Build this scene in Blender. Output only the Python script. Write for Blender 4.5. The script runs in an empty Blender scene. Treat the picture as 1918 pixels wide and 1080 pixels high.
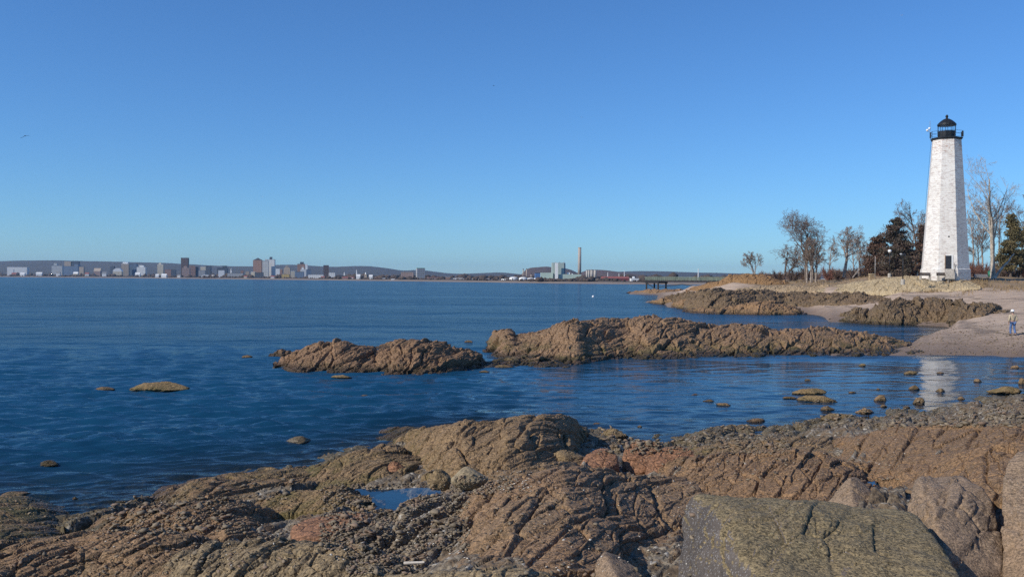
import bpy, bmesh, math, random
import numpy as np
from mathutils import Vector, Matrix
rnd = random.Random(7)
D = bpy.data
scene = bpy.context.scene
COL = scene.collection
RAD = math.radians

# ------------------------------------------------------------------ camera
F = 1730.0                       # focal length in photo pixels (photo 1918 wide)
CAMH = 5.0
PITCH = math.atan((540 - 521.0) / F)
ROLL = RAD(0.39)
_f = np.array([0, math.cos(PITCH), -math.sin(PITCH)])
_r0 = np.array([1.0, 0, 0]); _u0 = np.array([0, math.sin(PITCH), math.cos(PITCH)])
_r = math.cos(ROLL) * _r0 + math.sin(ROLL) * _u0
_u = math.cos(ROLL) * _u0 - math.sin(ROLL) * _r0
CAM = np.array([0, 0, CAMH])

cam_data = D.cameras.new('camera')
cam_data.sensor_width = 36.0
cam_data.lens = 36.0 * F / 1918.0
cam_data.clip_start = 0.1
cam_data.clip_end = 30000
cam = D.objects.new('camera', cam_data)
COL.objects.link(cam)
M = Matrix(((_r[0], _u[0], -_f[0], 0), (_r[1], _u[1], -_f[1], 0), (_r[2], _u[2], -_f[2], CAMH), (0, 0, 0, 1)))
cam.matrix_world = M
scene.camera = cam

def pdir(px, py):
    d = _f + ((px - 959) / F) * _r - ((py - 540) / F) * _u
    return d / d[1]
def pt(px, py, d):
    """the point at depth d (metres along +Y) that stands at a given place of the photo"""
    return CAM + pdir(px, py) * d
def at_z(px, py, z):
    d = pdir(px, py)
    return CAM + d * ((z - CAMH) / d[2])

# ------------------------------------------------------------------ noise
def _h(i, j, k, seed):
    h = (i.astype(np.uint32) * np.uint32(374761393) + j.astype(np.uint32) * np.uint32(668265263)
         + k.astype(np.uint32) * np.uint32(2147483647) + np.uint32((seed * 974711 + 12345) & 0xffffffff))
    h = (h ^ (h >> np.uint32(13))) * np.uint32(1274126177)
    h = (h ^ (h >> np.uint32(16))) * np.uint32(2246822519)
    return h ^ (h >> np.uint32(15))
_G = np.random.default_rng(3).normal(size=(256, 3)); _G /= np.linalg.norm(_G, axis=1)[:, None]
def perlin(P, seed=0):
    P = np.asarray(P, dtype=np.float64)
    i0 = np.floor(P).astype(np.int64); f = P - i0
    w = f * f * f * (f * (f * 6 - 15) + 10)
    out = 0
    for dx in (0, 1):
        wx = w[:, 0] if dx else 1 - w[:, 0]
        for dy in (0, 1):
            wy = w[:, 1] if dy else 1 - w[:, 1]
            for dz in (0, 1):
                wz = w[:, 2] if dz else 1 - w[:, 2]
                g = _G[(_h(i0[:, 0] + dx, i0[:, 1] + dy, i0[:, 2] + dz, seed) & np.uint32(255)).astype(np.int64)]
                out = out + wx * wy * wz * (g[:, 0] * (f[:, 0] - dx) + g[:, 1] * (f[:, 1] - dy) + g[:, 2] * (f[:, 2] - dz))
    return out * 1.5
def fbm(P, octv=4, seed=0, gain=0.5, ridged=False):
    a = 1.0; s = 0; t = 0; P = np.asarray(P, dtype=np.float64)
    for o in range(octv):
        n = perlin(P * (2.03 ** o) + 17.3 * o, seed + o)
        if ridged: n = 1 - 2 * np.abs(n)
        s = s + a * n; t += a; a *= gain
    return s / t
def worley(P, seed=0):
    i0 = np.floor(P).astype(np.int64)
    n = len(P)
    F1 = np.full(n, 9.0); F2 = np.full(n, 9.0); C = np.zeros((n, 3)); H = np.zeros(n, dtype=np.uint32)
    for dx in (-1, 0, 1):
        for dy in (-1, 0, 1):
            for dz in (-1, 0, 1):
                a, b, c = i0[:, 0] + dx, i0[:, 1] + dy, i0[:, 2] + dz
                h = _h(a, b, c, seed)
                q = np.stack([a + (h & np.uint32(1023)) / 1023.0, b + ((h >> np.uint32(10)) & np.uint32(1023)) / 1023.0,
                              c + ((h >> np.uint32(20)) & np.uint32(1023)) / 1023.0], 1)
                d = np.linalg.norm(P - q, axis=1)
                m = d < F1
                F2 = np.where(m, F1, np.minimum(F2, d))
                F1 = np.where(m, d, F1)
                C[m] = q[m]; H = np.where(m, h, H)
    return F1, F2, C, H
def facet(P, seed=0):
    """blocky, tilted cells, as in jointed rock; also returns how near the joint a point is"""
    F1, F2, C, H = worley(P, seed)
    r = _G[((H * np.uint32(2654435761)) >> np.uint32(24)).astype(np.int64)]
    lvl = ((H >> np.uint32(5)) & np.uint32(255)) / 255.0 - 0.5
    return np.sum(r * (P - C), axis=1) + 0.7 * lvl, F2 - F1
def sstep(x, a, b):
    t = np.clip((x - a) / (b - a), 0, 1)
    return t * t * (3 - 2 * t)

STRIKE = RAD(62)                 # the beds run away from the viewer and to the right
_sa = np.array([math.cos(STRIKE), math.sin(STRIKE), 0.0])
_sb0 = np.array([-math.sin(STRIKE), math.cos(STRIKE), 0.0])
_dip = RAD(32)
_sb = _sb0 * math.cos(_dip) - np.array([0, 0, 1.0]) * math.sin(_dip)
_sc = _sb0 * math.sin(_dip) + np.array([0, 0, 1.0]) * math.cos(_dip)
_STR = np.stack([_sa, _sb, _sc], 1)
def rock_disp(P, L, seed=0, blocky=1.0, strata=1.0, cracks=1.0, fine=True):
    Wv = np.stack([perlin(P / L * 0.7, seed + 50 + k) for k in range(3)], 1)
    Q = ((P + 0.15 * L * Wv) @ _STR) / L
    Q = Q * np.array([0.26, 1.0, 1.15])
    out = 0.24 * fbm(Q * 0.8, 3, seed)
    f1, c1 = facet(Q * 1.3, seed + 11)
    out = out + 0.30 * blocky * f1 - 0.22 * cracks * (1 - sstep(c1, 0.0, 0.09))
    f2, c2 = facet(Q * 3.4, seed + 12)
    out = out + 0.16 * blocky * f2 - 0.11 * cracks * (1 - sstep(c2, 0.0, 0.11))
    s = -(Q[:, 2] * 3.4 + Q[:, 1] * 1.9) + 0.3 * perlin(Q * 1.3, seed + 5) + 0.22 * perlin(Q * 5.0, seed + 6)
    fr = s - np.floor(s)
    ht = 0.55 + 0.9 * perlin(np.stack([np.floor(s), Q[:, 0] * 2.2, Q[:, 1] * 0.7], 1) + 0.37, seed + 8)
    out = out + 0.14 * strata * np.clip(ht, 0.05, 1.3) * (fr - 1.0 * sstep(fr, 0.93, 1.0))
    if fine:
        out = out + 0.03 * fbm(Q * 7.0, 3, seed + 30, 0.6, ridged=True)
        f3, c3 = facet(Q * 9.0, seed + 13)
        out = out + 0.05 * blocky * f3
    return out * L

# ------------------------------------------------------------------ mesh building
def np_mesh(name, V, Fc, smooth=False):
    me = D.meshes.new(name)
    V = np.ascontiguousarray(V, dtype=np.float32)
    if isinstance(Fc, np.ndarray):
        n, k = Fc.shape
        me.vertices.add(len(V)); me.vertices.foreach_set('co', V.ravel())
        me.loops.add(n * k); me.loops.foreach_set('vertex_index', np.ascontiguousarray(Fc, dtype=np.int32).ravel())
        me.polygons.add(n); me.polygons.foreach_set('loop_start', np.arange(0, n * k, k, dtype=np.int32))
        me.polygons.foreach_set('loop_total', np.full(n, k, dtype=np.int32))
        me.update(calc_edges=True)
    else:
        me.from_pydata([tuple(map(float, v)) for v in V], [], Fc)
    if smooth: me.polygons.foreach_set('use_smooth', np.ones(len(me.polygons), dtype=bool))
    me.update()
    return me
def grid_faces(nv, nu):
    i = np.arange(nv * nu).reshape(nv, nu)
    return np.stack([i[:-1, :-1].ravel(), i[:-1, 1:].ravel(), i[1:, 1:].ravel(), i[1:, :-1].ravel()], 1)
def setp(o, label=None, cat=None, group=None, kind=None):
    if label: o['label'] = label
    if cat: o['category'] = cat
    if group: o['group'] = group
    if kind: o['kind'] = kind
    return o
def link(name, me, mat, loc=(0, 0, 0), parent=None):
    o = D.objects.new(name, me); COL.objects.link(o)
    if mat is not None: me.materials.append(mat)
    o.location = loc
    if parent is not None: o.parent = parent
    return o
def solid(name, V, Fc, mat, label=None, cat=None, group=None, kind=None, smooth=False):
    """a thing that is one mesh, its origin at its base"""
    V = np.asarray(V, dtype=np.float64)
    c = np.array([(V[:, 0].min() + V[:, 0].max()) / 2, (V[:, 1].min() + V[:, 1].max()) / 2, V[:, 2].min()])
    return setp(link(name, np_mesh(name, V - c, Fc, smooth), mat, c), label, cat, group, kind)
def thing(name, label, cat, loc, group=None, rz=0.0):
    o = D.objects.new(name, None); COL.objects.link(o)
    o.empty_display_size = 0.3
    o.location = loc; o.rotation_euler = (0, 0, rz)
    return setp(o, label, cat, group)
def part(name, mb, mat, parent, smooth=False, label=None):
    """mb: an MB or a (V, F) pair, in the parent's own coordinates"""
    V, Fc = (mb.v, mb.f) if isinstance(mb, MB) else mb
    o = link(name, np_mesh(name, np.asarray(V), Fc, smooth), mat, (0, 0, 0), parent)
    if label: o['label'] = label
    return o
def copy_tree(o, parent=None):
    c = o.copy(); COL.objects.link(c)
    if parent is not None: c.parent = parent
    for ch in o.children: copy_tree(ch, c)
    return c

class MB:
    def __init__(s): s.v = []; s.f = []
    def add(s, V, Fc):
        n = len(s.v); s.v.extend([tuple(map(float, p)) for p in V]); s.f.extend([tuple(i + n for i in q) for q in Fc]); return s
    def box(s, c, size, rz=0.0, top=1.0):
        hx, hy, hz = size[0] / 2, size[1] / 2, size[2] / 2
        cr, sr = math.cos(rz), math.sin(rz); V = []
        for z in (-1, 1):
            k = 1.0 if z < 0 else top
            for x, y in ((-1, -1), (1, -1), (1, 1), (-1, 1)):
                px, py = x * hx * k, y * hy * k
                V.append((c[0] + px * cr - py * sr, c[1] + px * sr + py * cr, c[2] + z * hz))
        return s.add(V, [(3, 2, 1, 0), (4, 5, 6, 7), (0, 1, 5, 4), (1, 2, 6, 5), (2, 3, 7, 6), (3, 0, 4, 7)])
    def tube(s, p0, p1, r0, r1=None, n=8, caps=True):
        r1 = r0 if r1 is None else r1
        p0 = np.array(p0, float); p1 = np.array(p1, float); d = p1 - p0; d /= np.linalg.norm(d) + 1e-9
        a = np.cross(d, [0, 0, 1.0] if abs(d[2]) < 0.9 else [1.0, 0, 0]); a /= np.linalg.norm(a); b = np.cross(d, a)
        V = []
        for p, r in ((p0, r0), (p1, r1)):
            for k in range(n):
                t = 2 * math.pi * k / n
                V.append(p + r * (math.cos(t) * a + math.sin(t) * b))
        Fc = [(k, (k + 1) % n, n + (k + 1) % n, n + k) for k in range(n)]
        if caps: Fc += [tuple(range(n - 1, -1, -1)), tuple(range(n, 2 * n))]
        return s.add(V, [q[::-1] for q in Fc])
    def lathe(s, prof, n=24, c=(0, 0, 0), phase=0.0):
        V = []; Fc = []
        for r, z in prof:
            for k in range(n):
                t = 2 * math.pi * k / n + phase
                V.append((c[0] + r * math.cos(t), c[1] + r * math.sin(t), c[2] + z))
        for i in range(len(prof) - 1):
            for k in range(n):
                Fc.append((i * n + k, i * n + (k + 1) % n, (i + 1) * n + (k + 1) % n, (i + 1) * n + k))
        if prof[0][0] > 1e-6: Fc.append(tuple(range(n - 1, -1, -1)))
        if prof[-1][0] > 1e-6: Fc.append(tuple(range((len(prof) - 1) * n, len(prof) * n)))
        return s.add(V, Fc)
    def gable(s, c, size, h, rz=0.0):
        hx, hy = size[0] / 2, size[1] / 2; cr, sr = math.cos(rz), math.sin(rz)
        P = [(-hx, -hy, 0), (hx, -hy, 0), (hx, hy, 0), (-hx, hy, 0), (-hx, 0, h), (hx, 0, h)]
        return s.add([(c[0] + x * cr - y * sr, c[1] + x * sr + y * cr, c[2] + z) for x, y, z in P],
                     [(0, 1, 5, 4), (2, 3, 4, 5), (1, 2, 5), (3, 0, 4), (3, 2, 1, 0)])

_ICO = {}
def ico(n):
    if n not in _ICO:
        bm = bmesh.new(); bmesh.ops.create_icosphere(bm, subdivisions=n, radius=1.0)
        bm.verts.ensure_lookup_table()
        _ICO[n] = (np.array([v.co[:] for v in bm.verts]), np.array([[v.index for v in f.verts] for f in bm.faces], dtype=np.int32))
        bm.free()
    return _ICO[n]

# ------------------------------------------------------------------ materials
class NT:
    def __init__(s, name):
        s.m = D.materials.new(name); s.m.use_nodes = True; s.t = s.m.node_tree; s.t.nodes.clear()
        s.out = s.n('ShaderNodeOutputMaterial')
    def n(s, typ, **kw):
        nd = s.t.nodes.new(typ)
        for k, v in kw.items(): setattr(nd, k, v)
        return nd
    def l(s, a, b): s.t.links.new(a, b)
    def val(s, sock, v):
        if hasattr(v, 'is_output') or isinstance(v, bpy.types.NodeSocket): s.l(v, sock)
        else: sock.default_value = v
    def math(s, op, a, b=0.5, clamp=False):
        nd = s.n('ShaderNodeMath', operation=op, use_clamp=clamp); s.val(nd.inputs[0], a); s.val(nd.inputs[1], b); return nd.outputs[0]
    def mix(s, fac, a, b, blend='MIX'):
        nd = s.n('ShaderNodeMix', data_type='RGBA', blend_type=blend)
        s.val(nd.inputs[0], fac)
        s.val(nd.inputs[6], a if isinstance(a, bpy.types.NodeSocket) else (*a, 1)); s.val(nd.inputs[7], b if isinstance(b, bpy.types.NodeSocket) else (*b, 1))
        return nd.outputs[2]
    def pos(s, scale=(1, 1, 1), rot=(0, 0, 0), src='pos'):
        if src == 'pos': o = s.n('ShaderNodeNewGeometry').outputs['Position']
        else: o = s.n('ShaderNodeTexCoord').outputs['Object']
        mp = s.n('ShaderNodeMapping'); mp.inputs['Scale'].default_value = scale; mp.inputs['Rotation'].default_value = rot
        s.l(o, mp.inputs[0]); return mp.outputs[0]
    def noise(s, vec, scale, detail=4, rough=0.55, dist=0.0):
        nd = s.n('ShaderNodeTexNoise'); nd.inputs['Scale'].default_value = scale; nd.inputs['Detail'].default_value = detail
        nd.inputs['Roughness'].default_value = rough; nd.inputs['Distortion'].default_value = dist
        s.l(vec, nd.inputs['Vector']); return nd.outputs['Fac']
    def vor(s, vec, scale, feature='F1', out='Distance', rand=1.0):
        nd = s.n('ShaderNodeTexVoronoi', feature=feature); nd.inputs['Scale'].default_value = scale
        nd.inputs['Randomness'].default_value = rand
        s.l(vec, nd.inputs['Vector']); return nd.outputs[out]
    def ramp(s, fac, a, b, smooth=True):
        nd = s.n('ShaderNodeMapRange', interpolation_type='SMOOTHSTEP' if smooth else 'LINEAR')
        s.val(nd.inputs[0], fac); nd.inputs[1].default_value = a; nd.inputs[2].default_value = b; return nd.outputs[0]
    def bump(s, h, strength, dist, normal=None):
        nd = s.n('ShaderNodeBump'); nd.inputs['Strength'].default_value = strength; nd.inputs['Distance'].default_value = dist
        s.l(h, nd.inputs['Height'])
        if normal is not None: s.l(normal, nd.inputs['Normal'])
        return nd.outputs[0]
    def bsdf(s, col, rough=0.8, normal=None, metal=0.0, spec=0.35):
        nd = s.n('ShaderNodeBsdfPrincipled')
        s.val(nd.inputs['Base Color'], col if isinstance(col, bpy.types.NodeSocket) else (*col, 1))
        s.val(nd.inputs['Roughness'], rough); nd.inputs['Metallic'].default_value = metal
        nd.inputs['Specular IOR Level'].default_value = spec
        if normal is not None: s.l(normal, nd.inputs['Normal'])
        return nd.outputs[0]
    def done(s, shader): s.l(shader, s.out.inputs[0]); return s.m

_SROT = (0, 0, -STRIKE)
GAIN = (1.92, 1.80, 1.52)
def rock_mat(name, base, alt, dark, algae=0.5, algae_z=(0.1, 0.9), barnacle=0.2, size=1.0, algae_col=(0.080, 0.082, 0.020), bump=1.0, pale=(0.42, 0.37, 0.28), grain=0.5, gain=True, crack=0.22, side=None, bscale=22, wetz=(0.12, 0.42), fleck=0.8):
    base, alt, dark = [tuple(min(0.8, x * g_) for x, g_ in zip(k, GAIN)) for k in (base, alt, dark)] if gain else (base, alt, dark)
    t = NT(name)
    p = t.pos(); ps = t.pos((0.35, 1.6, 2.2), _SROT)
    n1 = t.noise(p, 0.55 / size, 5, 0.6); n2 = t.noise(p, 3.2 / size, 6, 0.65, 0.4); n3 = t.noise(ps, 2.6 / size, 6, 0.65, 0.6)
    n4 = t.noise(p, 26 / size, 4, 0.7)
    c = t.mix(t.ramp(n1, 0.36, 0.62), base, alt)
    c = t.mix(t.math('MULTIPLY', t.ramp(n3, 0.46, 0.66), 0.75), c, dark)
    c = t.mix(t.math('MULTIPLY', t.ramp(n2, 0.52, 0.74), 0.4), c, tuple(min(1, x * 1.45) for x in base))
    c = t.mix(grain, c, t.mix(t.ramp(n4, 0.25, 0.75), tuple(x * 0.45 for x in base), tuple(min(1, x * 1.6) for x in base)), 'MIX')
    cs = t.n('ShaderNodeSeparateXYZ'); t.l(t.vor(p, 30 / size, out='Color'), cs.inputs[0])
    c = t.mix(t.math('MULTIPLY', t.math('ABSOLUTE', t.math('SUBTRACT', cs.outputs[0], 0.5)), 1.1 * fleck), c, t.mix(t.math('GREATER_THAN', cs.outputs[0], 0.5), tuple(x * 0.35 for x in dark), tuple(min(0.9, x * 1.7) for x in base)))
    if algae > 0:
        z = t.n('ShaderNodeSeparateXYZ'); t.l(t.n('ShaderNodeNewGeometry').outputs['Position'], z.inputs[0])
        zz = t.math('ADD', z.outputs[2], t.math('MULTIPLY', t.math('SUBTRACT', n2, 0.5), 1.6))
        low = t.math('SUBTRACT', 1.0, t.ramp(zz, algae_z[0], algae_z[1]))
        low = t.math('MULTIPLY', low, t.ramp(t.noise(p, 1.3 / size, 4, 0.6), 0.38, 0.58))
        c = t.mix(t.math('MULTIPLY', low, algae), c, t.mix(n4, tuple(x * 0.6 for x in algae_col), tuple(x * 1.5 for x in algae_col)))
    if barnacle > 0:
        v = t.vor(p, bscale / size, out='Distance'); w = t.noise(p, 1.1 / size, 3, 0.6)
        spots = t.math('MULTIPLY', t.math('SUBTRACT', 1.0, t.ramp(v, 0.16, 0.30)), t.ramp(w, 0.52, 0.62))
        c = t.mix(t.math('MULTIPLY', spots, barnacle), c, pale)
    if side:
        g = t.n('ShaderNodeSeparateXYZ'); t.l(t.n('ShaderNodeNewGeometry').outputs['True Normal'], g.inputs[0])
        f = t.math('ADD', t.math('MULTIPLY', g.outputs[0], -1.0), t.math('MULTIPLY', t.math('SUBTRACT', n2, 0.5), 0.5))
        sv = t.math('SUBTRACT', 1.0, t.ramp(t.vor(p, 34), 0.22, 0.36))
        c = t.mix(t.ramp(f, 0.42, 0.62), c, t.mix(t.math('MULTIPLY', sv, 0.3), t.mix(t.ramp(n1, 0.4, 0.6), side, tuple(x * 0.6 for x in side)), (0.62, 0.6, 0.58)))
    zs = t.n('ShaderNodeSeparateXYZ'); t.l(t.n('ShaderNodeNewGeometry').outputs['Position'], zs.inputs[0])
    wet = t.math('SUBTRACT', 1.0, t.ramp(t.math('ADD', zs.outputs[2], t.math('MULTIPLY', t.math('SUBTRACT', n2, 0.5), 0.35)), *wetz))
    c = t.mix(t.math('MULTIPLY', wet, 0.72), c, tuple(x * 0.25 for x in dark))
    h = t.math('ADD', t.math('MULTIPLY', n3, 1.0), t.math('MULTIPLY', n2, 0.7))
    h = t.math('ADD', h, t.math('MULTIPLY', n4, 0.22))
    v2 = t.vor(t.pos((0.5, 1.2, 1.6), _SROT), 5.5 / size, 'DISTANCE_TO_EDGE')
    h = t.math('ADD', h, t.math('MULTIPLY', t.ramp(v2, 0.0, 0.09), crack))
    nb = t.bump(h, 0.8 * bump, 0.16 * size)
    rough = t.math('SUBTRACT', t.math('ADD', 0.62, t.math('MULTIPLY', n4, 0.3)), t.math('MULTIPLY', wet, 0.4))
    return t.done(t.bsdf(c, rough, nb, spec=0.3))
def plain(name, col, rough=0.6, var=0.25, scale=4.0, metal=0.0, bump=0.0, src='obj', spec=0.35):
    t = NT(name); p = t.pos(src=src)
    n = t.noise(p, scale, 4, 0.6)
    c = t.mix(t.ramp(n, 0.3, 0.7), tuple(x * (1 - var) for x in col), tuple(min(1.0, x * (1 + var)) for x in col))
    nb = t.bump(n, bump, 0.05) if bump else None
    return t.done(t.bsdf(c, rough, nb, metal, spec))
# ------------------------------------------------------------------ sky and sun
SUN_EL = RAD(35)
SUN_DIR = np.array([-0.88, -0.47, 0.0]); SUN_DIR /= np.linalg.norm(SUN_DIR)
SUN_DIR = SUN_DIR * math.cos(SUN_EL) + np.array([0, 0, math.sin(SUN_EL)])
world = D.worlds.new('World'); scene.world = world; world.use_nodes = True
wt = world.node_tree; wt.nodes.clear()
sky = wt.nodes.new('ShaderNodeTexSky'); sky.sky_type = 'NISHITA'; sky.sun_disc = False
sky.sun_elevation = SUN_EL; sky.sun_rotation = math.atan2(SUN_DIR[0], SUN_DIR[1]) % (2 * math.pi)
sky.altitude = 0; sky.air_density = 1.0; sky.dust_density = 0.0; sky.ozone_density = 6.0
tint = wt.nodes.new('ShaderNodeMix'); tint.data_type = 'RGBA'; tint.blend_type = 'MULTIPLY'; tint.inputs[0].default_value = 1.0; tint.inputs[7].default_value = (0.485, 0.75, 1.0, 1)   # a deep, dry winter blue
bg = wt.nodes.new('ShaderNodeBackground'); bg.inputs[1].default_value = 0.13
wo = wt.nodes.new('ShaderNodeOutputWorld')
wt.links.new(sky.outputs[0], tint.inputs[6]); wt.links.new(tint.outputs[2], bg.inputs[0]); wt.links.new(bg.outputs[0], wo.inputs[0])
sl = D.lights.new('sun', 'SUN'); sl.energy = 4.5; sl.angle = RAD(0.5); sl.color = (1.0, 0.93, 0.82)
so = D.objects.new('sun', sl); COL.objects.link(so)
so.rotation_euler = Vector(SUN_DIR).to_track_quat('Z', 'Y').to_euler()
so.location = (-60, -30, 60)
scene.view_settings.view_transform = 'Standard'; scene.view_settings.look = 'None'
scene.view_settings.exposure = 0.0; scene.view_settings.gamma = 1.0
scene.view_settings.use_curve_mapping = False
cy = scene.cycles
cy.max_bounces = 6; cy.diffuse_bounces = 2; cy.glossy_bounces = 3; cy.transmission_bounces = 4
cy.transparent_max_bounces = 8; cy.volume_bounces = 0; cy.caustics_reflective = False; cy.caustics_refractive = False
cy.use_denoising = False; cy.denoiser = 'OPENIMAGEDENOISE'; cy.denoising_input_passes = 'RGB_ALBEDO_NORMAL'; cy.denoising_prefilter = 'ACCURATE'

# ------------------------------------------------------------------ the lie of the land
_SH = [(-900, 985), (-400, 975), (-150, 948), (-20, 940), (70, 958), (140, 968), (205, 950), (300, 917), (375, 902), (470, 893), (560, 880), (640, 852), (720, 832), (860, 800),
       (960, 793), (1060, 800), (1130, 812), (1200, 826), (1270, 816), (1400, 803), (1520, 793), (1600, 777), (1700, 766), (1800, 756), (1918, 737), (2100, 715), (2500, 700), (3200, 700)]
_shw = np.array([at_z(x, y, 0.0) for x, y in _SH]); _shu = _shw[:, 0] / _shw[:, 1]; _shd = _shw[:, 1]
def dshore(u): return np.interp(u, _shu, _shd)

# the point, surveyed along bearings: (depth, height) pairs read off the photo
_TB = {
 1160: [(50, -2.5), (500, -2.5)],
 1185: [(290, -2.0), (304, 0), (315, 0.5), (330, 0.4), (337, 0), (352, -2)],
 1215: [(180, -2), (196, 0), (200, 0.3), (215, -0.3), (290, -0.5), (300, 0.2), (310, 0.8), (325, 0.6), (338, 0), (352, -2)],
 1260: [(150, -2), (163, 0), (168, 0.4), (200, 0.8), (300, 1.0), (325, 0.8), (335, 0), (352, -2)],
 1300: [(128, -2), (140, 0), (146, 0.4), (160, 0.8), (185, 1.5), (205, 2.5), (225, 3.5), (290, 2.5), (335, 0), (352, -2)],
 1380: [(124, -2), (135, 0), (142, 0.3), (153, 0.7), (167, 1.8), (178, 2.8), (188, 4.2), (205, 5.2), (240, 5.4), (300, 5.0), (345, 1), (362, -1.5)],
 1450: [(123, -2), (134, 0), (142, 0.3), (152, 0.7), (165, 2.0), (173, 3.0), (185, 3.9), (200, 4.2), (235, 5.0), (320, 5.0), (420, 2)],
 1510: [(124, -2), (135, 0), (141, 0.4), (150, 0.9), (160, 1.9), (168, 3.0), (180, 4.1), (194, 4.6), (235, 5.2), (420, 5)],
 1560: [(54, -1.5), (59, -0.25), (61, 0.02), (63, 0.02), (66, -0.3), (76, -2), (102, -2), (112, 0), (118, 0.35), (128, 0.7), (138, 1.1), (147, 2.2), (155, 3.0), (165, 3.9), (190, 4.7), (230, 5.2), (420, 5.2)],
 1640: [(55, -1.5), (60, -0.2), (62.5, 0.03), (66, 0.08), (70, -0.3), (80, -2), (98, -2), (107.6, 0), (113, 0.3), (120, 0.9), (130, 1.5), (138, 2.2), (146, 2.6), (158, 3.8), (166, 5.2), (180, 5.8), (420, 6)],
 1700: [(54, -1.2), (60, -0.15), (62, 0.04), (67, 0.22), (71, 0.1), (76, -0.3), (82, -1.0), (98, -1), (106, 0), (109, 0.3), (112, 1.4), (118, 2.4), (128, 2.9), (138, 3.1), (145, 3.7), (153, 4.9), (159, 5.8), (420, 6)],
 1735: [(54, -1), (62.5, 0), (68, 0.5), (74, 0.6), (80, 0.3), (85, 0), (88, -0.4), (98, -0.4), (104, 0), (108, 0.6), (112, 1.5), (118, 2.4), (128, 2.9), (137, 3.2), (144, 3.9), (150, 5.4), (156, 5.9), (420, 6.2)],
 1770: [(53, -1), (63, 0), (69, 0.75), (76, 1.0), (84, 0.6), (89.6, 0), (93, -0.3), (99, -0.3), (102.4, 0), (106, 0.5), (109, 1.0), (113, 1.9), (118, 2.4), (128, 3.0), (135, 3.2), (141, 3.8), (145, 4.7), (148.5, 5.6), (152, 6.0), (420, 6.2)],
 1800: [(53, -1), (63, 0), (68, 0.65), (74, 1.05), (82, 1.2), (92, 1.1), (100, 1.2), (106, 1.5), (112, 2.1), (120, 2.6), (130, 3.2), (137, 3.7), (144, 4.7), (152, 5.7), (165, 5.9), (420, 6)],
 1850: [(53, -1), (62.5, 0), (68, 0.75), (74, 1.15), (85, 1.45), (100, 2.0), (110, 2.5), (120, 3.0), (130, 3.6), (138, 4.2), (146, 5.0), (156, 5.6), (170, 5.9), (420, 6)],
 1918: [(53, -1), (61.5, 0), (67, 0.8), (72, 1.25), (85, 1.7), (100, 2.3), (110, 2.85), (120, 3.3), (130, 3.8), (138, 4.2), (150, 5.0), (160, 5.5), (175, 5.8), (420, 6)],
 2400: [(50, -1), (58, 0), (65, 0.9), (72, 1.4), (100, 2.5), (130, 3.9), (160, 5.5), (230, 6), (420, 6)],
 3400: [(50, -1), (58, 0), (65, 0.9), (72, 1.4), (100, 2.5), (130, 3.9), (160, 5.5), (230, 6), (420, 6)]}
_TX = sorted(_TB); _TU = np.array([pdir(x, 520)[0] for x in _TX]); _TD = np.exp(np.linspace(math.log(48), math.log(540), 700))
_TZ = np.array([np.interp(_TD, [k[0] for k in _TB[x]], [k[1] for k in _TB[x]], left=-2.5) for x in _TX])
def z_far(X, Y):
    Yc = np.maximum(Y, 1.0); u = X / Yc
    wob = 0.018 * perlin(np.stack([X * 0.06, Y * 0.06, 0 * X], 1), 60) + 0.010 * perlin(np.stack([X * 0.25, Y * 0.25, 0 * X], 1), 61)
    fi = np.clip(np.interp(u, _TU, np.arange(len(_TU))), 0, len(_TU) - 1.001); i = fi.astype(int); f = fi - i; f = f * f * (3 - 2 * f)
    dj = np.clip((np.log(Yc * (1 + wob)) - math.log(48)) / (math.log(540) - math.log(48)) * 699, 0, 698.99); j = dj.astype(int); g = dj - j
    z0 = _TZ[i, j] * (1 - g) + _TZ[i, j + 1] * g; z1 = _TZ[i + 1, j] * (1 - g) + _TZ[i + 1, j + 1] * g
    return np.where((u < _TU[0]) | (Y < 48), -2.5, z0 * (1 - f) + z1 * f)
def z_near(X, Y):
    Ys = np.maximum(Y, 3.0); ds = dshore(X / Ys)
    s = ds - Y
    z = np.where(s > 0, 0.085 * s, np.maximum(-2.5, 0.11 * s))
    z = z - 1.0 * sstep(X / Ys, 0.12, 0.2) * (1 - sstep(Ys, 9.6, 11.4)) * (Y > 3)
    return np.where(Y < 3.0, np.minimum(z, 2.6), z)
C_MOSS = [(1238, 556, 556), (1262, 573, 552), (1290, 579, 547), (1325, 582, 543), (1360, 581, 541), (1400, 579, 542), (1430, 577, 544), (1470, 575, 547), (1520, 574, 547), (1560, 573, 549), (1585, 572, 547), (1610, 571, 548), (1640, 568, 551), (1668, 563, 559)]
C_SHELF = [(1278, 584, 584), (1295, 586, 577), (1330, 588, 575), (1370, 588.5, 573), (1400, 589, 567), (1430, 589.5, 563), (1462, 589.5, 567), (1490, 589.5, 574), (1512, 588, 586)]
C_SPLIT = [(1553, 599, 599), (1575, 602, 588), (1600, 605, 577), (1618, 606, 581), (1632, 607, 576), (1648, 608, 566), (1662, 608.5, 560), (1690, 608, 558), (1718, 607, 559), (1731, 606, 565), (1740, 605, 560), (1762, 604, 559), (1775, 603, 563), (1795, 601, 561), (1812, 599, 567), (1840, 594, 567), (1862, 590, 571), (1880, 586, 578), (1894, 583, 583)]
C_BENCH = [(1362, 549, 547), (1385, 549, 541), (1410, 550, 536), (1450, 550, 534), (1490, 549, 534), (1520, 548, 536), (1548, 547, 533), (1570, 551, 537), (1585, 552, 548)]
C_CREAM = [(1528, 543, 542), (1548, 546, 537), (1575, 548, 533), (1610, 549, 527), (1650, 549, 522), (1690, 548, 517), (1715, 546, 516.5), (1735, 545, 520), (1752, 543, 524), (1780, 542, 527), (1800, 541, 523), (1820, 539, 526), (1836, 536, 535)]
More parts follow.
